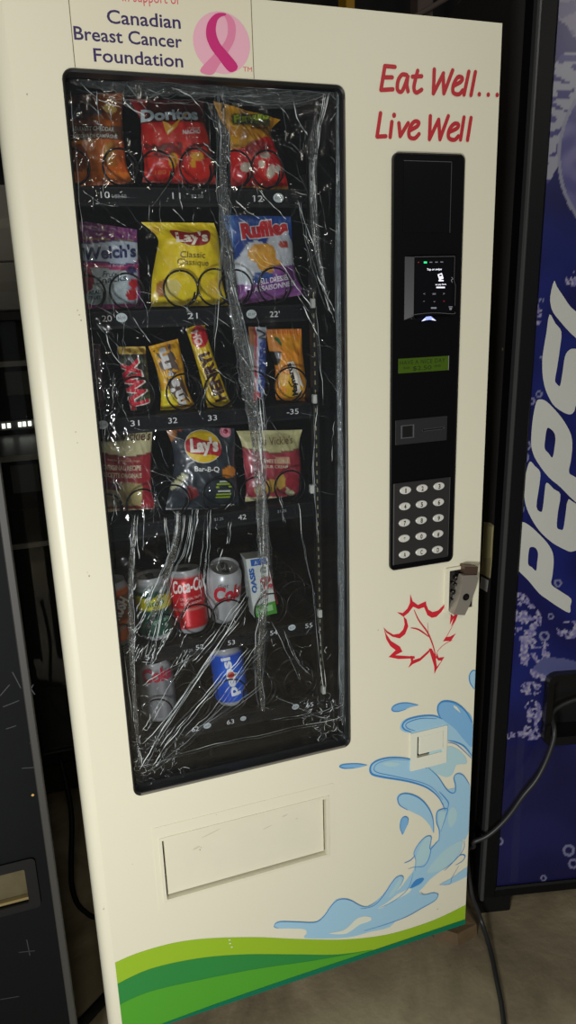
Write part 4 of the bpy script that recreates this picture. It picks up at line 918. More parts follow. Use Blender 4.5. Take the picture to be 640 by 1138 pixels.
can('red cola can with white script lettering, standing in the fifth shelf middle', x, y, z + .002, -.10, rd1, [('t', 'Coca-Cola', (-.034, .082), (.038, .086), .024, (236, 228, 224), dict(shear=.35, bold=.03)), ('t', 'ORIGINAL TASTE', (-.021, .068), (.022, .069), .0048, (230, 200, 195), {}), ('t', 'GOUT ORIGINAL', (-.021, .059), (.022, .060), .0048, (230, 200, 195), {})], lean=-.03)
sv = lambda s, z: mix((168, 170, 172), (186, 188, 190), .5 + .5 * math.sin(s * 300))
x, y, z = stand(250, 694, .15, 4)
can('silver diet cola can on the fifth shelf, leaning forward with its lid showing', x, y + .016, z + .012, .32, sv, [('t', 'Coke', (-.027, .062), (.04, .066), .034, (186, 30, 48), dict(shear=.2, bold=.05)), ('t', 'diet', (-.02, .095), (.0, .096), .01, (90, 90, 94), dict(shear=.2))])
gr = lambda s, z: (196, 190, 26) if .062 < z < .088 + .004 * math.sin(s * 150) else ((120, 130, 128) if z > .098 else (20, 72, 58))
x, y, z = stand(176, 708, .148, 4)
can('dark green soda can with a yellow band on the fifth shelf', x, y, z + .002, -.02, gr, [('t', 'ginger ale', (-.022, .036), (.022, .040), .009, (150, 190, 160), dict(shear=.2)), ('t', 'lime', (-.016, .07), (.016, .074), .011, (60, 110, 50), dict(bold=.03))], lean=-.05)
og = lambda s, z: (206, 98, 30) if z < .05 or z > .1 else (120, 66, 34)
x, y, z = stand(138, 706, .15, 4)
can('orange and brown soda can at the left edge of the fifth shelf', x - .012, y, z + .002, -.02, og, [('t', 'CRUSH', (-.004, .045), (.03, .085), .022, (190, 190, 186), dict(bold=.05)), ('t', 'orange', (-.0, .03), (.03, .045), .01, (150, 150, 146), dict(bold=.03))], lean=-.04)
sv_dim = lambda s, z: mix((120, 122, 126), (150, 152, 156), .5 + .5 * math.sin(s * 300))  # dull light on the silver can is put into this darker grey
x, y, z = stand(178, 790, .148, 5)
can('silver diet cola can in shaded grey on the bottom shelf, left of the blue can', x, y, z + .002, -.03, sv_dim, [('t', 'Coke', (-.03, .088), (.032, .088), .026, (170, 26, 60), dict(bold=.05))], lean=-.03)
bl = lambda s, z: mix((20, 70, 190), (30, 100, 220), .5 + nz(s * 20, z * 20, 1))
x, y, z = stand(258, 775, .148, 5)
can('bright blue cola can with upright white lettering on the bottom shelf', x, y, z + .002, -.07, bl, [('t', 'pepsi', (.006, .026), (-.002, .108), .019, (226, 232, 240), dict(bold=.035)), ('o', (-.0035, .068), .0095, (230, 232, 236), .0008), ('o', (-.0035, .070), .0065, (206, 60, 50), .0011)], lean=-.05)
# --- juice carton
jx = crop(240, 600, 4); JP = YP(.125)
root = empty('juice_carton', (JP.xz(*jx(220, 345))[0], .14, TZ[4])); tag(root, 'white juice carton with blue name and berry picture on the fifth shelf', 'juice carton')
q = [JP.xz(*jx(*p)) for p in ((132, 86), (228, 74), (272, 325), (172, 347))]
gx = q[3][0]; ux = Vector(((q[2][0] - q[3][0]), (q[2][1] - q[3][1]))); uz = Vector((q[0][0] - q[3][0], q[0][1] - q[3][1])); ux2 = Vector((q[1][0] - q[3][0] - uz.x, q[1][1] - q[3][1] - uz.y)); o2 = Vector(q[3])
def JF(a, b_, off=0, k=0):
    e_ = ux.lerp(ux2, b_); s_ = o2 + e_ * a + uz * b_; return Vector((s_.x, .125 - off + k * .038, s_.y))
c = MB(); WHc = mat((206, 212, 208), .4, key='carton_white')
vs = [JF(a, b_, 0, k) for k in (0, 1) for b_ in (0, 1) for a in (0, 1)]; c.add(vs, [(0, 1, 3, 2), (4, 6, 7, 5), (0, 2, 6, 4), (1, 5, 7, 3), (0, 4, 5, 1), (2, 3, 7, 6)], WHc); c.build('carton', root)
c = MB(); j1 = lambda a, b_: JF(a, b_, .0004); j2 = lambda a, b_: JF(a, b_, .0008); GRN = mat((70, 150, 50), .4); RB = mat((186, 40, 56), .4); BLU = mat((30, 90, 170), .4)
c.poly([[(.0, .0), (1, .0), (1, .22), (.05, .2)]], j1, GRN); c.poly([[(.12, .06), (.85, .07), (.85, .17), (.12, .16)]], j2, mat((150, 200, 140), .4)); c.poly([[(.2, .87), (.95, .88), (.95, .99), (.2, .98)]], j1, BLU)
for a, b_, r_ in ((.62, .6, .14), (.85, .62, .13), (.72, .5, .13), (.92, .5, .08), (.6, .36, .12)): c.disc((a, b_), r_, r_ * .48, j1, RB, 18)
c.text('OASIS', (.28, .42), (.28, .84), .22, j2, BLU, bold=.05); c.text('A', (.35, .89), (.5, .89), .07, j2, WHc); c.text('fruit', (.55, .74), (.9, .74), .06, j2, mat((60, 120, 80), .4))
c.build('printing', root)
c = MB(); c.tube([JF(1.12, .12, .0, .3), JF(1.06, .55, .0, .3), JF(1.03, .75, 0, .3)], .003, mat((150, 30, 50), .5), 8, 4); c.build('straw', root)
# ================================================================== THE STRETCHED PLASTIC FILM
film = empty('plastic_film', ((WX0 + WX1) / 2, .0, WZ0)); tag(film, 'crumpled clear plastic film stretched over the snack machine window', 'plastic film')
M_FILM = thin('clear_film', (.75, .8, .84), .008, .07, .5, .6, 22, 1.2)
FXa, FXb, FZa, FZb = WX0 + .005, WX1 - .0055, WZ0 + .009, WZ1 - .007
def fy(x, z):
    u = (x - FXa) / (FXb - FXa); v = (z - FZa) / (FZb - FZa); e = min(sm(0, .08, u), sm(0, .08, 1 - u), sm(0, .04, v), sm(0, .04, 1 - v))
    d = .004 * noise.noise(Vector((x * 9, z * 5, 1))) + .0025 * (1 - abs(noise.noise(Vector((x * 26 + z * 6, z * 16, 4)))) * 2) + .0012 * (1 - 2 * abs(noise.noise(Vector((x * 80, z * 45, 9)))))
    return .011 - d * (.35 + .65 * e)
c = MB(); nu, nv = 110, 260
c.add([(FXa + (FXb - FXa) * i / nu, fy(FXa + (FXb - FXa) * i / nu, FZa + (FZb - FZa) * j / nv), FZa + (FZb - FZa) * j / nv) for j in range(nv + 1) for i in range(nu + 1)],
      [(j * (nu + 1) + i, j * (nu + 1) + i + 1, (j + 1) * (nu + 1) + i + 1, (j + 1) * (nu + 1) + i) for j in range(nv) for i in range(nu)], M_FILM, True)
c.build('film_sheet', film)
CR1 = thin('film_fold', (.5, .56, .58), .16, .14, .5); CR2 = thin('film_fold_half_glint', (.72, .8, .8), .42, .16, .5)  # paler folds, here and below, have the film's glints put into their colour
CR3 = thin('film_fold_glint', (.92, .97, .96), .8, .2, .6); CR0 = thin('film_gather', (.36, .42, .45), .07, .12, .5, .9, 120, 1); CRE = thin('film_edge', (.3, .38, .43), .42, .14, .5, 1, 160, 1)
rng = random.Random(3); FP = YP(.008); c = MB()
def ridge(p, wd, m):            # a small tent-shaped fold standing on the sheet; p in plane coordinates
    K = len(p); vs = []; fs = []
    for i in range(K):
        d = p[min(i + 1, K - 1)] - p[max(i - 1, 0)]; d = d.normalized() if d.length else Vector((0, 1)); nn = Vector((-d.y, d.x)); t_ = math.sin(PI * (i + .15) / (K - .7)); wv = wd * .37 * max(.15, t_)
        x, z = p[i]; y = fy(x, z) - .0008
        vs += [(x + nn.x * wv, y, z + nn.y * wv), (x, y - wv * 1.1, z), (x - nn.x * wv, y, z - nn.y * wv)]
        if i: fs += [(3 * i - 3, 3 * i - 2, 3 * i + 1, 3 * i), (3 * i - 2, 3 * i - 1, 3 * i + 2, 3 * i + 1)]
    c.add(vs, fs, m)
def fold(pts, wd=1.0, bright=.25, jit=.6, n=5, gap=.12, seg=4):
    p = catmull([Vector(q) for q in pts], n); P = []
    for k, q in enumerate(p):
        q = q + Vector((nz(q.x, q.y, .21, wd + jit) * jit * 2.4, nz(q.x, q.y, .17, jit + 30) * jit * 2)); x, z = FP.xz(q.x, q.y); P.append(Vector((min(max(x, FXa + .001), FXb - .001), min(max(z, FZa + .001), FZb - .001))))
    ridge(P, wd * .9 * .00145, CR1)
    i = 0
    while i < len(P) - 2:
        L_ = rng.randint(2, seg + 1); r_ = rng.random()
        if r_ > gap:
            ridge(P[i:i + L_ + 1], wd * .00145 * rng.uniform(.5, 1.15), CR3 if r_ > 1 - bright else (CR2 if r_ > 1 - bright * 2.2 else CR1))
        i += L_
def bundle(pts, k, spread, **kw):
    for _ in range(k):
        o1 = rng.uniform(-1, 1) * spread; ph = rng.uniform(0, 6)
        fold([(x + o1 + 1.6 * math.sin(ph + y / 37), y) for x, y in pts], **kw)
def gather(pts, wpx, m, hz=False):
    p = catmull([Vector(q) for q in pts], 8); vs = []; fs = []; K = len(p); N = 8
    for i, q in enumerate(p):
        wv = wpx * (1 + .3 * nz(q.x, q.y, .05, 2)) * (.25 + .75 * min(1, 4 * i / K, 4 * (K - 1 - i) / K))
        for j in range(N + 1):
            o_ = (j / N - .5) * wv; x, z = FP.xz(q.x, q.y + o_) if hz else FP.xz(q.x + o_, q.y); x = min(max(x, FXa), FXb); z = min(max(z, FZa), FZb); vs.append((x, fy(x, z) - .001 - .0012 * (j % 2) * (.5 + abs(nz(j * 9, q.y, .1, 3))), z))
        if i: fs += [((i - 1) * (N + 1) + j, (i - 1) * (N + 1) + j + 1, i * (N + 1) + j + 1, i * (N + 1) + j) for j in range(N)]
    c.add(vs, fs, m, False)
# gathered vertical fold, from the top to the bottom
V1 = [(246, 92), (249, 140), (248, 200), (250, 250), (255, 300), (262, 350), (270, 400), (277, 440), (284, 480), (289, 530), (292, 580), (294, 630), (292, 680), (288, 740), (292, 790)]
gather(V1, 13, CR0); gather([(78, 90), (140, 97), (220, 100), (300, 106), (374, 104)], 15, CR0, True); gather([(236, 96), (270, 108), (310, 113), (345, 108), (370, 98)], 15, CR0, True); gather([(352, 110), (348, 180), (350, 250), (362, 330)], 9, CR0); gather([(376, 100), (377, 200), (378, 330), (379, 500), (380, 650), (381, 806)], 8, CRE); gather([(150, 575), (146, 640), (146, 720), (155, 850)], 7, CR0); gather([(200, 570), (188, 630), (165, 700)], 8, CR0)
bundle(V1, 10, 7, wd=.8, bright=.05, jit=.8, gap=.3)
bundle([(255, 300), (270, 360), (283, 410), (290, 450), (294, 500), (295, 560)], 4, 5, wd=1.3, bright=.25)
bundle([(284, 470), (288, 520), (290, 560), (292, 620), (289, 690)], 7, 7, wd=1.2, bright=.3, gap=.2)
bundle([(238, 95), (243, 180), (246, 260), (240, 330), (236, 400)], 3, 4, wd=.9, bright=.1)
# right hand folds
for pts, k, s_ in (([(366, 98), (355, 150), (349, 200), (347, 230)], 4, 3), ([(345, 180), (350, 240), (356, 290), (366, 330), (368, 345)], 4, 3), ([(332, 225), (340, 270), (352, 310), (368, 350)], 2, 2),
                   ([(349, 340), (356, 400), (360, 450)], 2, 4), ([(330, 560), (336, 610), (345, 660), (352, 720), (360, 770)], 2, 5), ([(352, 450), (350, 520), (354, 600)], 2, 4), ([(300, 690), (318, 730), (332, 760)], 1, 2)): bundle(pts, k, s_, wd=1.0, bright=.3)
bundle([(375, 105), (377, 200), (378, 320), (378, 450), (379, 600), (380, 700), (380, 800)], 9, 4, wd=1.1, bright=.12, jit=1, gap=.3, seg=2)
bundle([(77, 100), (85, 180), (93, 290), (105, 400), (114, 500), (122, 590), (134, 700), (146, 800)], 2, 2, wd=.9, bright=.2, gap=.5)
# arcs gathered along the top
for k in range(46):
    x = rng.uniform(82, 350); y = rng.uniform(88, 112); L_ = rng.uniform(20, 90); sag = rng.uniform(-4, 9)
    fold([(x, y), (x + L_ * .5, y + sag), (min(x + L_, 374), y + rng.uniform(-8, 8))], wd=rng.uniform(.5, .9), bright=.14)
for pts in ([(228, 86), (262, 108), (300, 116), (345, 112), (372, 98)], [(240, 95), (280, 112), (330, 112), (360, 100)], [(90, 92), (110, 110), (135, 120)], [(100, 88), (130, 112), (148, 122), (165, 130)], [(140, 92), (160, 118), (176, 135)], [(196, 98), (215, 110), (228, 130)], [(250, 92), (262, 115), (268, 130), (260, 150)]): fold(pts, wd=1, bright=.3)
for k in range(300):                 # fine scratches and wrinkles with painted sparkle over the upper half
    x = rng.uniform(80, 372); y = rng.uniform(100, 560); a = rng.choice((rng.gauss(.95, .35), rng.gauss(-1.0, .5), rng.gauss(1.5, .3))); L_ = rng.uniform(10, 46)
    x = max(x, 80 + (y - 90) * .1)
    fold([(x, y), (x + math.cos(a) * L_ * .5 + rng.uniform(-2, 2), y + math.sin(abs(a)) * L_ * .5), (x + math.cos(a) * L_, y + math.sin(abs(a)) * L_)], wd=rng.uniform(.35, .8), bright=.22, gap=.4, seg=3)
for a, b_, c_ in (((139, 115), (152, 125), (160, 131)), ((104, 134), (110, 138), (114, 139)), ((192, 232), (200, 240), (206, 248)), ((148, 352), (160, 372), (168, 382)), ((262, 222), (275, 235), (288, 243)), ((288, 212), (304, 230), (318, 243)), ((226, 158), (233, 164), (238, 170)),
                  ((118, 372), (126, 395), (140, 410)), ((268, 395), (284, 420), (296, 440)), ((330, 222), (340, 250), (350, 275)), ((352, 305), (364, 330), (372, 345)), ((337, 340), (346, 360), (352, 372)), ((310, 290), (330, 320), (345, 340)), ((322, 90), (330, 130), (342, 150))): fold([a, b_, c_], wd=1.5, bright=.7, gap=0)
# highlight streaks over the cans, painted as pale folds
for pts, k, s_, w_, br in (([(150, 575), (148, 610), (144, 650), (146, 690), (148, 740), (150, 800), (156, 850)], 3, 4, 1.1, .3), ([(150, 572), (148, 600), (150, 622)], 3, 4, 1.4, .6), ([(200, 568), (194, 605), (180, 640), (166, 680), (152, 705)], 4, 6, 1.2, .35), ([(208, 572), (203, 610), (190, 640), (176, 690), (164, 740)], 4, 5, 1.1, .4),
                          ([(232, 566), (230, 600), (226, 640), (228, 665)], 4, 4, 1.3, .4), ([(218, 565), (216, 590), (208, 625)], 4, 4, 1.2, .5), ([(160, 570), (159, 600), (158, 612)], 2, 2, 1.2, .7), ([(184, 575), (187, 600), (188, 615)], 2, 2, 1.2, .7),
                          ([(256, 580), (254, 600), (252, 604)], 2, 1, 1.3, .8), ([(249, 610), (245, 625), (242, 632)], 1, 1, 1.6, .9)): bundle(pts, k, s_, wd=w_, bright=br)
for k in range(46):                 # short bright dashes, glints painted as pale folds
    x = rng.uniform(150, 212); y = 640 + rng.uniform(0, 95); L_ = rng.uniform(8, 22); fold([(x, y), (x - L_ * .25, y + L_ * .5), (x - L_ * .5, y + L_)], wd=rng.uniform(.8, 1.7), bright=.8, gap=.05)
# long diagonals running down to the lower left corner
for pts, w_, br in (([(272, 668), (240, 720), (205, 770), (175, 820), (156, 856)], 1.8, .7), ([(262, 690), (225, 740), (190, 790), (160, 840)], 1.6, .7), ([(285, 640), (262, 672), (240, 705), (214, 735)], 1.5, .7), ([(276, 720), (250, 750), (220, 785), (190, 822), (170, 850)], 1.6, .65), ([(240, 700), (215, 726), (182, 745), (158, 762)], 1.2, .4),
                    ([(290, 722), (262, 755), (235, 790), (205, 818)], 1.3, .6), ([(250, 745), (225, 775), (200, 800), (178, 830)], 1.6, .7), ([(242, 720), (212, 760), (186, 796), (160, 826)], 1.2, .6), ([(298, 700), (270, 740), (250, 770)], 1.2, .5), ([(270, 762), (240, 792), (200, 830), (165, 858)], 1.0, .4), ([(225, 712), (196, 748), (172, 790), (158, 812)], 1.2, .6),
                    ([(292, 760), (250, 790), (215, 812), (185, 842)], 1.1, .5), ([(300, 800), (330, 795), (360, 790), (380, 780)], 1.0, .4), ([(150, 850), (200, 838), (250, 824), (310, 812), (384, 796)], 1.2, .4), ([(296, 770), (320, 780), (350, 795), (372, 800)], 1.0, .3), ([(315, 700), (322, 720), (330, 735), (342, 748)], 1.2, .5)):
    fold(pts, wd=w_, bright=br, gap=.16, seg=6); fold([(x + 3, y + 2) for x, y in pts], wd=w_ * .6, bright=br * .6)
for (x0_, x1_, y0_, y1_, nn_) in ((150, 205, 822, 872, 85), (338, 384, 776, 822, 80), (152, 180, 700, 840, 30), (240, 300, 560, 700, 30), (355, 384, 100, 130, 22), (300, 372, 700, 790, 22)):
    for k in range(nn_):
        x = rng.uniform(x0_, x1_); y = rng.uniform(y0_, y1_) - (x - 150) * .12 * (y0_ > 800); a = rng.uniform(0, 2 * PI); L_ = rng.uniform(3, 12)
        fold([(x, y), (x + math.cos(a) * L_ * .5 + rng.uniform(-1.5, 1.5), y + math.sin(a) * L_ * .5), (x + math.cos(a + .3) * L_, y + math.sin(a + .3) * L_)], wd=rng.uniform(.5, 1.2), bright=.35, n=3)
o = c.build('film_folds', film); o['label'] = 'folded film creases with painted glints'
# ================================================================== THE BLUE DRINK MACHINE
ang = math.radians(-13); ex = Vector((math.cos(ang), math.sin(ang), 0)); ey = Vector((-math.sin(ang), math.cos(ang), 0)); le = math.radians(.8)
ez = (Vector((0, 0, 1)) * math.cos(le) + ex * math.sin(le)); ex2 = (ex * math.cos(le) - Vector((0, 0, 1)) * math.sin(le))
PO = Vector((.836, .0465, .012)); PP = Plane(PO, ex2, ey, ez)
rotm = Matrix((ex2, ey, ez)).transposed()
pm = empty('drink_machine', PO, rotm); tag(pm, 'tall blue drink vending machine with big pale vertical letters and black frame', 'vending machine')
def PT(q): return PO + ex2 * q.x + ey * q.y + ez * q.z
def L3f(off): return lambda x, z, o=0: PP.pt(x, z, off + o)
c = MB(); FRB = mat((10, 10, 12), .45, spec=.2, key='frame_black'); SIDE = mat((62, 58, 54), .5, var=.35, vscale=4, key='side_black')
PW = .95; ZP0, ZP1 = .05, 2.02
c.box(-.012, .028, .004, .06, ZP0, ZP1, FRB, b=.005, T=PT); c.box(-.013, -.004, -.002, .02, ZP0, ZP1, mat((58, 58, 58), .3, key='frame_bead'), b=.003, T=PT)
c.box(.018, PW, .004, .06, ZP0, ZP0 + .028, FRB, b=.004, T=PT); c.box(.018, PW, .004, .06, ZP1 - .03, ZP1, FRB, b=.004, T=PT); c.box(PW - .03, PW, .004, .06, ZP0, ZP1, FRB, b=.004, T=PT)
c.build('door_frame', pm)
c = MB(); c.box(-.006, PW, .06, .75, ZP0, ZP1 - .01, SIDE, T=PT); c.box(-.004, .0, .03, .06, ZP0, ZP1, SIDE, T=PT)
c.build('cabinet', pm)
for fx in (.03, .85):
    for fy_ in (.055, .68): MB().box(fx - .035, fx + .045, fy_ - .03, fy_ + .03, -.012, ZP0, BLACK, b=.004, T=PT).build('foot', pm)
hq = crop(560, 680, 7.11); hx0, hz0 = PP.xz(*hq(300, 1055)); hz1 = PP.xz(*hq(420, 490))[1]; hx1 = hx0 + .26
pj = lambda X: ((lambda v: (320 + F * v[0] / v[2], 569 + F * v[1] / v[2]))((Vector(R[0]).dot(X - CP), Vector(R[1]).dot(X - CP), Vector(R[2]).dot(X - CP))))
def art(px, py):
    n0 = nz(px, py, .02, 1)
    b = mix((20, 22, 92), (28, 42, 132), .5 + n0 * 1.2)
    if py < 150: b = mix((36, 26, 96), (40, 36, 118), .5 + n0)
    elif py > 830: b = mix((26, 26, 84), (36, 38, 104), .5 + n0)
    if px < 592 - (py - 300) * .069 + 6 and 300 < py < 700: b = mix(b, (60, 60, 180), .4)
    W = (176, 176, 190)
    if inpoly([(618, 0), (621, 22), (630, 28), (636, 40), (645, 45), (720, 60), (720, -40), (618, -40)], px, py): b = mix((150, 145, 170), (96, 88, 140), .6 * (nz(px, py, .06, 2) > .05))
    if inpoly([(604, 85), (612, 80), (622, 62), (630, 57), (645, 60), (720, 50), (720, 150), (640, 130), (625, 175), (612, 200), (598, 215), (600, 150)], px, py):
        v = nz(px * 1.0, py * 2.2, .06, 3); b = W if v > -.12 else mix((60, 58, 130), (90, 84, 150), .5 + n0)
    if inpoly([(598, 210), (606, 205), (600, 225), (597, 260), (595, 255)], px, py): b = mix(W, b, .3)
    e = ((px - 700) / 77) ** 2 + ((py - 175) / 95) ** 2
    if e < 1: b = mix((90, 88, 150), (130, 126, 176), .5 + nz(px, py, .05, 4) * 1.5)
    if 1 <= e < 1.10 : b = (158, 158, 180)
    v = nz(px * 1.1, py, .11, 5) + .5 * nz(px, py, .28, 6)
    for (cx_, cy_, rx_, ry_) in ((578, 690, 24, 22), (592, 725, 20, 16), (605, 745, 16, 12), (570, 668, 18, 10), (634, 700, 16, 10), (590, 765, 12, 8), (592, 792, 10, 14), (582, 818, 22, 5), (590, 810, 8, 7), (636, 310, 8, 8), (596, 350, 6, 12)):
        if ell(px, py, cx_, cy_, rx_, ry_) and v > -.08: b = mix((128, 122, 190), (206, 200, 220), .5 + nz(px, py, .3, 7) * 1.5)
    if inpoly([(592, 742), (605, 730), (628, 732), (640, 735), (700, 738), (700, 752), (612, 752), (598, 748)], px, py): b = (104, 108, 166)
    for (cx_, cy_, r_) in ((602, 334, 2.4), (599, 438, 3.4), (590, 446, 4), (598, 387, 1.5), (582, 486, 2), (579, 566, 3.5), (585, 495, 5), (581, 508, 6), (620, 648, 4), (605, 707, 5), (612, 685, 3), (555, 935, 4), (632, 945, 6), (604, 976, 3), (601, 398, 2), (637, 960, 5)):
        e = ((px - cx_) / r_) ** 2 + ((py - cy_) / r_) ** 2
        if e < 1.3 and e > .4: b = (150, 150, 190)
    if 560 < px < 590 and 820 < py < 980 and abs(px - 575 + (py - 900) * .05) < 4: b = mix(b, (60, 64, 104), .3)
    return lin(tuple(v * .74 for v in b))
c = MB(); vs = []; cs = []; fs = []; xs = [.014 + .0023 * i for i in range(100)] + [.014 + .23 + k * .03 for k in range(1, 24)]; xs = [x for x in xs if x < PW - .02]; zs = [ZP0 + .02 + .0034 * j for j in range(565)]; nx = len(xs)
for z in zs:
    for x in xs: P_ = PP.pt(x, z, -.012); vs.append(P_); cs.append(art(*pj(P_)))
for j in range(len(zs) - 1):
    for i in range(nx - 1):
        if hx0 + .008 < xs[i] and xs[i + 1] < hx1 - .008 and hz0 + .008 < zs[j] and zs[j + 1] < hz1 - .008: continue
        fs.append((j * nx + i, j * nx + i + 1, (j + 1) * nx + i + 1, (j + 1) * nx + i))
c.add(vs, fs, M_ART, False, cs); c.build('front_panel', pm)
c = MB(); LET = mat((184, 184, 176), .4, var=.06, vscale=9, key='pale_letter'); PPd = Plane(PO + ey * .012, ex2, ey, ez)
def LG(loops, cr): c.poly([[PPd.xz(*cr(*q)) for q in catmull(l, 3, True)] for l in loops], lambda x, z: PPd.pt(x, z, .0008), LET)
k1 = crop(560, 300, 8); k2 = crop(560, 400, 8); k4 = crop(560, 530, 6.694)
LG([[(443, 98), (470, 150), (530, 240), (580, 315), (640, 370), (800, 480), (800, 740), (640, 607), (560, 530), (500, 460), (440, 385), (415, 320), (410, 230)]], k1)
LG([[(403, 395), (455, 475), (508, 550), (495, 700), (470, 870), (452, 980), (470, 1015), (490, 1032), (502, 1010), (520, 900), (540, 770), (575, 715), (640, 700), (900, 720), (900, 1300), (700, 1130), (640, 1200), (625, 1250), (600, 1280), (560, 1280), (500, 1250), (430, 1190), (370, 1070), (345, 960), (338, 850), (345, 740), (375, 560)]], k1)
LG([[(285, 375), (320, 350), (370, 365), (430, 420), (500, 500), (560, 590), (598, 680), (605, 780), (592, 900), (577, 1000), (640, 1045), (900, 1210), (900, 1450), (640, 1267), (500, 1130), (394, 1040), (290, 900), (248, 800), (240, 700), (255, 520)], [(392, 602), (440, 640), (455, 690), (450, 760), (430, 866), (395, 830), (360, 785), (365, 700), (375, 630)]], k2)
LG([[(192, -115), (230, -80), (268, -35), (262, 60), (240, 220), (275, 260), (288, 225), (300, 120), (315, 42), (370, 90), (418, 130), (400, 260), (392, 370), (420, 392), (440, 383), (455, 290), (475, 172), (536, 200), (900, 420), (900, 700), (620, 520), (536, 547), (490, 555), (440, 535), (360, 490), (280, 420), (220, 340), (170, 240), (150, 150), (150, 60), (165, -40)]], k4)
LG([[(120, 345), (150, 338), (200, 370), (260, 425), (320, 490), (360, 560), (368, 640), (358, 740), (352, 800), (420, 850), (497, 905), (492, 960), (485, 1010), (400, 965), (320, 910), (260, 865), (180, 770), (110, 700), (82, 650), (88, 560), (100, 420)], [(185, 540), (205, 520), (235, 530), (252, 570), (245, 640), (237, 697), (205, 670), (178, 645)]], k4)
o = c.build('vertical_lettering', pm)
# delivery port, a dark recess with a raised bezel
c = MB(); BZ = mat((12, 12, 13), .3, key='bezel_black')
def ringP(a, b_, y0, y1, m):
    n = len(a); vs = [PP.pt(x, z, y0) for x, z in a] + [PP.pt(x, z, y1) for x, z in a] + [PP.pt(x, z, y1 - .004) for x, z in b_] + [PP.pt(x, z, -.12) for x, z in b_]
    c.add(vs, [(r * n + i, r * n + (i + 1) % n, (r + 1) * n + (i + 1) % n, (r + 1) * n + i) for r in range(3) for i in range(n)], m)
ringP(rrect(hx0, hx1, hz0, hz1, .022), rrect(hx0 + .016, hx1 - .016, hz0 + .018, hz1 - .014, .012), -.012, .006, BZ)
c.poly([rrect(hx0 + .016, hx1 - .016, hz0 + .018, hz1 - .014, .012)], lambda x, z: PP.pt(x, z, -.055), mat((5, 5, 6), .5)); c.build('delivery_port', pm)
# plates and sticker on the black side
t = crop(485, 560, 8); SPo = PT(Vector((-.0062, 0, 0))); SP = Plane(SPo, ey, ex2, ez)
def sq(qs, m, off, nm, lab=None):
    global c
    c = MB(); p = [SP.xz(*t(*q)) for q in qs]; c.prism(p, lambda x, z, o: SP.pt(x, z, o), .0001, off, m); o = c.build(nm, pm)
    if lab: o['label'] = lab
sq([(425, 160), (480, 168), (518, 195), (500, 430), (478, 660), (395, 620)], mat((216, 200, 146), .4, .1, key='brass_plate'), .0012, 'side_plate', 'brass coloured plate on the black side')
sq([(445, 190), (505, 205), (488, 480), (430, 480)], mat((236, 222, 160), .4, .1, key='brass_light'), .0018, 'plate_inset')
sq([(400, 645), (462, 680), (448, 782), (385, 745)], mat((240, 238, 228), .5), .0008, 'side_sticker', 'small white paper sticker')
c = MB(); x, z = SP.xz(559, 388); c.disc((x, z), .004, .003, lambda a, b_: SP.pt(a, b_, .001), mat((190, 180, 140), .3, .6), 14); c.build('rivet', pm)
# ================================================================== POWER CORD
c = MB(); CB = mat((40, 40, 40), .45, key='cord_rubber')
cp = []
for q, off in (((700, 775), -.04), ((655, 786), -.04), ((632, 793), -.035), ((618, 799), -.02), ((613, 806), .012), ((610, 818), .02), ((601, 841), .022), ((590, 860), .024), ((576, 877), .024), ((562, 898), .022), ((548, 914), .02), ((536, 924), .018), ((524, 931), .014)): x, z = PP.xz(*q); cp.append(PP.pt(x, z, off))
x, z = PP.xz(512, 938); cp += [Vector((.80, .05, cp[-1].z - .02)), Vector((.79, .06, .2)), ]
for q in ((520, 983), (526, 1001)): x, z = PP.xz(*q); cp.append(PP.pt(x, z, .02))
def fl(px, py, z=.0055): d = ray(px, py); k = (z - CP.z) / d.z; return CP + d * k
cp += [fl(535, 1024, .03), fl(542, 1046, .012)] + [fl(*q) for q in ((547, 1065), (552, 1090), (557, 1115), (560, 1140), (562, 1170), (560, 1230))]
c.tube(cp, .0052, CB, 10, 6)
o = c.build('power_cord'); tag(o, 'dark grey power cord hanging from the blue machine onto the concrete floor', 'power cord')
c = MB(); x, z = PP.xz(543, 1030);
# wood scrap under the corner
c = MB(); WD = mat((92, 74, 50), .7, var=.35, vscale=40, bump=.3, bscale=80, key='worn_wood')
A_ = [fl(498, 1034, .0), fl(540, 1050, 0), fl(512, 1056, 0)]
base = [(.745, .012), (.80, .02), (.795, .10), (.70, .10), (.705, .05)]
vs = [Vector((x, y, 0)) for x, y in base] + [Vector((x - .002, y + .003, .032 + (.01 if i in (2, 3) else 0))) for i, (x, y) in enumerate(base)]
c.add(vs, [(0, 1, 2, 3, 4), (5, 6, 7, 8, 9)] + [(i, (i + 1) % 5, (i + 1) % 5 + 5, i + 5) for i in range(5)], WD)
o = c.build('wood_block'); tag(o, 'worn brown wood block on the floor under the white machine corner', 'wood block')
c = MB()
# ================================================================== LEFT SIDE
bm = empty('black_vending_machine', (-.45, .3, 0)); tag(bm, 'black vending machine with scratched front and small coin window, far left foreground', 'vending machine')
al = math.radians(-.5); e1 = Vector((math.cos(al), math.sin(al), 0)); e2 = Vector((-math.sin(al), math.cos(al), 0))
LPl = Plane(DOOR.pt(*DOOR.xz(31, 740)) * 1, e1, e2, (0, 0, 1)); d_ = ray(31, 740); kk = (-.03 - CP.y) / d_.y; LPl.o = CP + d_ * kk; LPl.o.z = 0
def LT(q): return LPl.o + e1 * q.x + e2 * q.y + Vector((0, 0, q.z))
SCB = mat((8, 9, 11), .62, spec=.12, var=.45, vscale=7, bump=.08, bscale=60, key='scuffed_black')
c = MB(); c.box(-.86, -.034, .012, .7, .05, 1.795, MATTE, T=LT); c.build('cabinet', bm)
sl = crop(0, 740, 2.86)
w4 = [LPl.xz(*sl(*q)) for q in ((-60, 640), (95, 610), (128, 625), (130, 750), (110, 765), (-60, 790))]
sx1 = w4[3][0]; sz1 = LPl.xz(*sl(95, 608))[1]; sz0 = LPl.xz(*sl(110, 765))[1]; sx0 = sx1 - .16
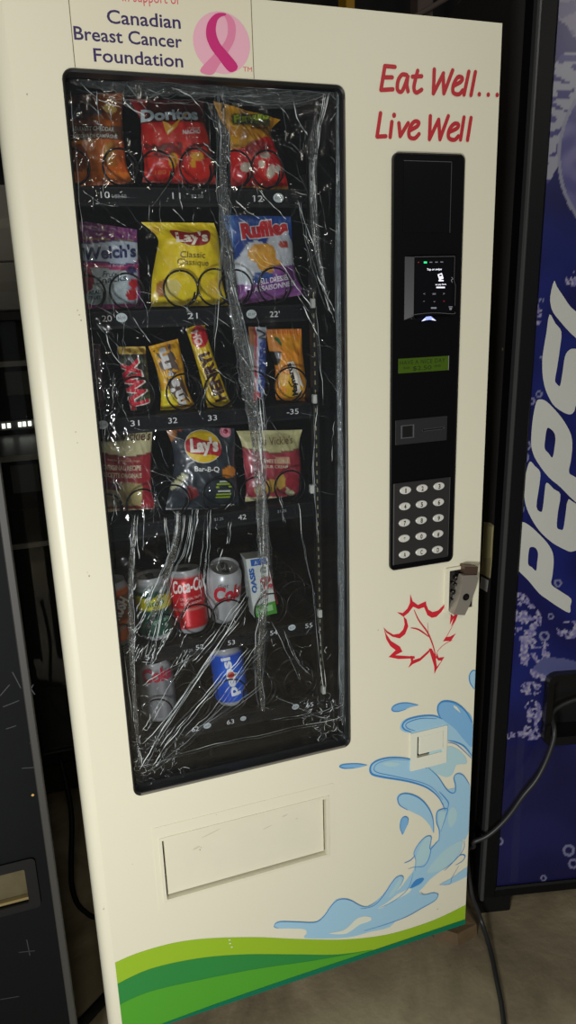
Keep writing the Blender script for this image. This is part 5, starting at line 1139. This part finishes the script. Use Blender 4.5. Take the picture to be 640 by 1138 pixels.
c = MB(); c.poly([[(-.86, .05), (-.008, .05), (-.008, 1.80), (-.86, 1.80)], rrect(sx0 + .012, sx1 - .012, sz0 + .012, sz1 - .012, .004, 2)], lambda x, z: LT(Vector((x, 0, z))), SCB)
c.add([LT(Vector(q)) for q in ((-.86, 0, 1.8), (-.008, 0, 1.8), (-.008, .012, 1.8), (-.86, .012, 1.8))], [(0, 1, 2, 3)], SCB)
c.box(-.012, -.0, -.002, .03, .05, 1.802, mat((58, 56, 52), .5, .1, key='edge_trim'), b=.0015, T=LT); c.box(-.036, -.034, .03, .69, .05, 1.79, MATTE, T=LT)
c.build('front_panel', bm)
for fx in (-.8, -.06):
    for fy_ in (.08, .6): MB().box(fx - .03, fx + .03, fy_ - .03, fy_ + .03, 0, .05, BLACK, b=.004, T=LT).build('foot', bm)
c = MB()
def ringL(a, b_, y0, y1, m):
    n = len(a); vs = [LT(Vector((x, -y0, z))) for x, z in a] + [LT(Vector((x, -y1, z))) for x, z in a] + [LT(Vector((x, -y1, z))) for x, z in b_] + [LT(Vector((x, .012, z))) for x, z in b_]
    c.add(vs, [(r * n + i, r * n + (i + 1) % n, (r + 1) * n + (i + 1) % n, (r + 1) * n + i) for r in range(3) for i in range(n)], m)
ringL(rrect(sx0, sx1, sz0, sz1, .008), rrect(sx0 + .014, sx1 - .018, sz0 + .014, sz1 - .018, .003), 0, .004, BLACK)
sw = c.build('coin_window', bm)
c = MB(); c.poly([[(sx0, sz0 + .01), (sx1 - .014, sz0 + .01), (sx1 - .014, sz1 - .014), (sx0, sz1 - .014)]], lambda x, z: LT(Vector((x, .011, z))), mat((78, 70, 48), .35, var=.4, vscale=30, key='yellowed_plate'))
c.box(sx0, sx1 - .014, .002, .010, sz0 + .016, sz0 + .021, mat((120, 104, 66), .4), T=LT); c.build('window_pane', sw)
c = MB(); SCr = mat((34, 37, 40), .6, key='scratch')
for q in (((90, 60), (110, 90)), ((70, 325), (115, 322)), ((95, 245), (112, 235)), ((10, 130), (60, 110)), ((20, 200), (50, 190)), ((85, 870), (95, 920)), ((60, 910), (110, 905)), ((0, 95), (30, 60)), ((0, 1060), (60, 1050)), ((95, 80), (105, 60)), ((40, 20), (66, 70))):
    c.stroke([LPl.xz(*sl(*p)) for p in q], .0016, lambda x, z: LT(Vector((x, -.0004, z))), SCr, 1, taper=False)
c.disc(LPl.xz(*sl(104, 410)), .0022, .0022, lambda x, z: LT(Vector((x, -.0008, z))), mat((190, 150, 80), .4)); c.build('scratches', bm)
# taller glass fronted cooler set back in the gap
gm = empty('glass_cooler', (-.35, 1.1, 0)); tag(gm, 'dark glass fronted cooler with empty shelves standing back behind the left gap', 'cooler')
c = MB(); GY = .88; DB = mat((20, 19, 18), .5, key='cooler_black'); GX = .12; GT_ = 1.41; GB = YP(GY).xz(64, 838)[1]; GE = GY + .5
c.box(-.75, GX, GY + .02, GE, .03, GB - .02, mat((34, 30, 27), .6, var=.2, key='kick_panel')); c.box(-.75, GX, GY + .46, GE, GB - .02, GT_ - .02, MATTE); c.box(GX - .02, GX, GY + .02, GY + .46, GB - .02, GT_ - .02, DB); c.box(-.75, -.73, GY + .02, GY + .46, GB - .02, GT_ - .02, DB); c.box(-.75, GX, GY + .02, GE, GT_ - .02, GT_, DB)
c.build('cabinet', gm)
c = MB(); c.box(GX - .028, GX, GY - .02, GY + .02, GB - .02, GT_, DB, b=.003); c.box(-.75, -.72, GY - .02, GY + .02, GB - .02, GT_, DB, b=.003); c.box(-.72, GX - .028, GY - .02, GY + .02, GT_ - .025, GT_, DB, b=.003); c.box(-.72, GX - .028, GY - .02, GY + .02, GB - .02, GB + .02, DB, b=.003)
c.box(GX - .03, GX - .028, GY - .024, GY - .02, GB, GT_ - .01, mat((90, 84, 66), .4)); dr = c.build('door_frame', gm)
MB().box(-.72, GX - .028, GY - .003, GY + .003, GB + .02, GT_ - .025, thin('cooler_glass', (.3, .32, .33), .06, .03)).build('glass_pane', dr)
SHF = mat((205, 202, 190), .4, key='shelf_rail_grey')
for q in ((20, 403), (25, 508), (40, 604)):
    x, z = YP(GY + .05).xz(*q); c = MB(); c.box(-.72, GX - .022, GY + .05, GY + .45, z - .006, z - .002, mat((50, 50, 48), .4)); c.box(-.72, GX - .022, GY + .044, GY + .05, z - .009, z + .005, SHF, b=.001)
    c.build('shelf', gm)
for q, w_, h_ in (((22, 425), .07, .06), ((28, 530), .07, .075)):
    x, z = YP(GY + .06).xz(*q); o = MB().box(x - w_ / 2, x + w_ / 2, GY + .038, GY + .043, z - h_ / 2, z + h_ / 2, mat((96, 96, 90), .4), b=.001).build('price_card', gm)
c = MB(); REFL = mat((235, 240, 225), .4, emis=2.2, key='reflection_white')  # added glowing squares stand in for lights reflected in the glass
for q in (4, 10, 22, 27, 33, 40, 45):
    x, z = YP(GY + .445).xz(q, 474 - q * .1); c.box(x - .005, x + .005, GY + .44, GY + .45, z - .007, z + .007, REFL)
x, z = YP(GY + .445).xz(25, 472); c.box(-.6, .05, GY + .45, GY + .456, z - .014, z + .014, mat((60, 60, 58), .4)); c.build('reflection_strip', gm)
# pale cartons on the cooler
KX = mat((168, 165, 158), .8, var=.05, key='pale_card')
xa_, zt_ = YP(GY + .02).xz(22, 206); zl = GT_ + .001; z1_ = YP(GY + .02).xz(20, 291)[1]
for k, (a_, b_, lab) in enumerate(((zl, z1_ - .001, 'pale grey carton on the black cooler, lower of two'), (z1_ + .001, zt_, 'pale grey carton at the left edge, upper of two'))):
    root = empty('carton', (-.2, GY + .2, a_)); tag(root, lab, 'carton', 'pale cartons on the cooler')
    MB().box(-.42 - .01 * k, xa_ - .004 * k, GY + .015, GY + .35, a_, b_, KX, b=.003).build('box', root)
    MB().box(-.42, xa_ - .004 - .004 * k, GY + .0145, GY + .0149, (a_ + b_) / 2 - .012, (a_ + b_) / 2 + .012, mat((150, 146, 136), .4)).build('tape', root)
# black cord hanging in the gap
c = MB(); GP = YP(.40); pts = []
for q in ((79, 960), (80, 985), (86, 1004), (98, 1016), (112, 1024), (130, 1040)): x, z = GP.xz(*q); pts.append(Vector((x, .40, z)))
x, z = GP.xz(79, 900); pts.insert(0, Vector((x, .40, z))); pts.insert(0, Vector((x - .01, .40, z + .15)))
c.tube(pts, .006, mat((10, 10, 11), .5), 8, 5); o = c.build('black_cable'); tag(o, 'black cable looping down in the gap left of the white machine', 'cable')
c = MB(); c.tube([fl(60, 1170, .012), fl(92, 1136, .012), (fl(118, 1108, .012))], .011, mat((12, 12, 13), .5), 8, 3); o = c.build('floor_hose'); tag(o, 'thick black hose lying on the floor in the left gap', 'hose')
# ================================================================== RACK BEHIND
rk = empty('pallet_rack', (.6, 1.5, 0)); tag(rk, 'tall dark pallet rack with a yellow upright behind the white machine', 'pallet rack')
RKM = mat((120, 104, 96), .6, key='rack_brown'); YL = mat((214, 160, 30), .5, key='rack_yellow')
xq, zq = YP(1.5).xz(387, 4)
MB().box(xq - .016, xq + .016, 1.48, 1.55, 0, 2.6, YL, b=.003).build('upright', rk)
for q in (470, 522, 600):
    x_, z_ = YP(1.5).xz(q, 10); MB().box(x_ - .03, x_ + .03, 1.48, 1.54, 0, 2.7, RKM, b=.004).build('upright', rk)
MB().box(-.2, 1.9, 1.47, 1.5, 2.02, 2.09, RKM, b=.004).build('crossbeam', rk); MB().box(-.2, 1.9, 1.47, 1.5, 1.2, 1.27, RKM, b=.004).build('crossbeam', rk)
c = MB(); a_ = YP(1.46).xz(455, 22); b_ = YP(1.46).xz(500, -4); c.tube([(a_[0] - .2, 1.45, a_[1] - .1), (a_[0], 1.45, a_[1]), (b_[0], 1.45, b_[1]), (b_[0] + .2, 1.45, b_[1] + .12)], .009, RKM, 8, 2); c.build('brace', rk)
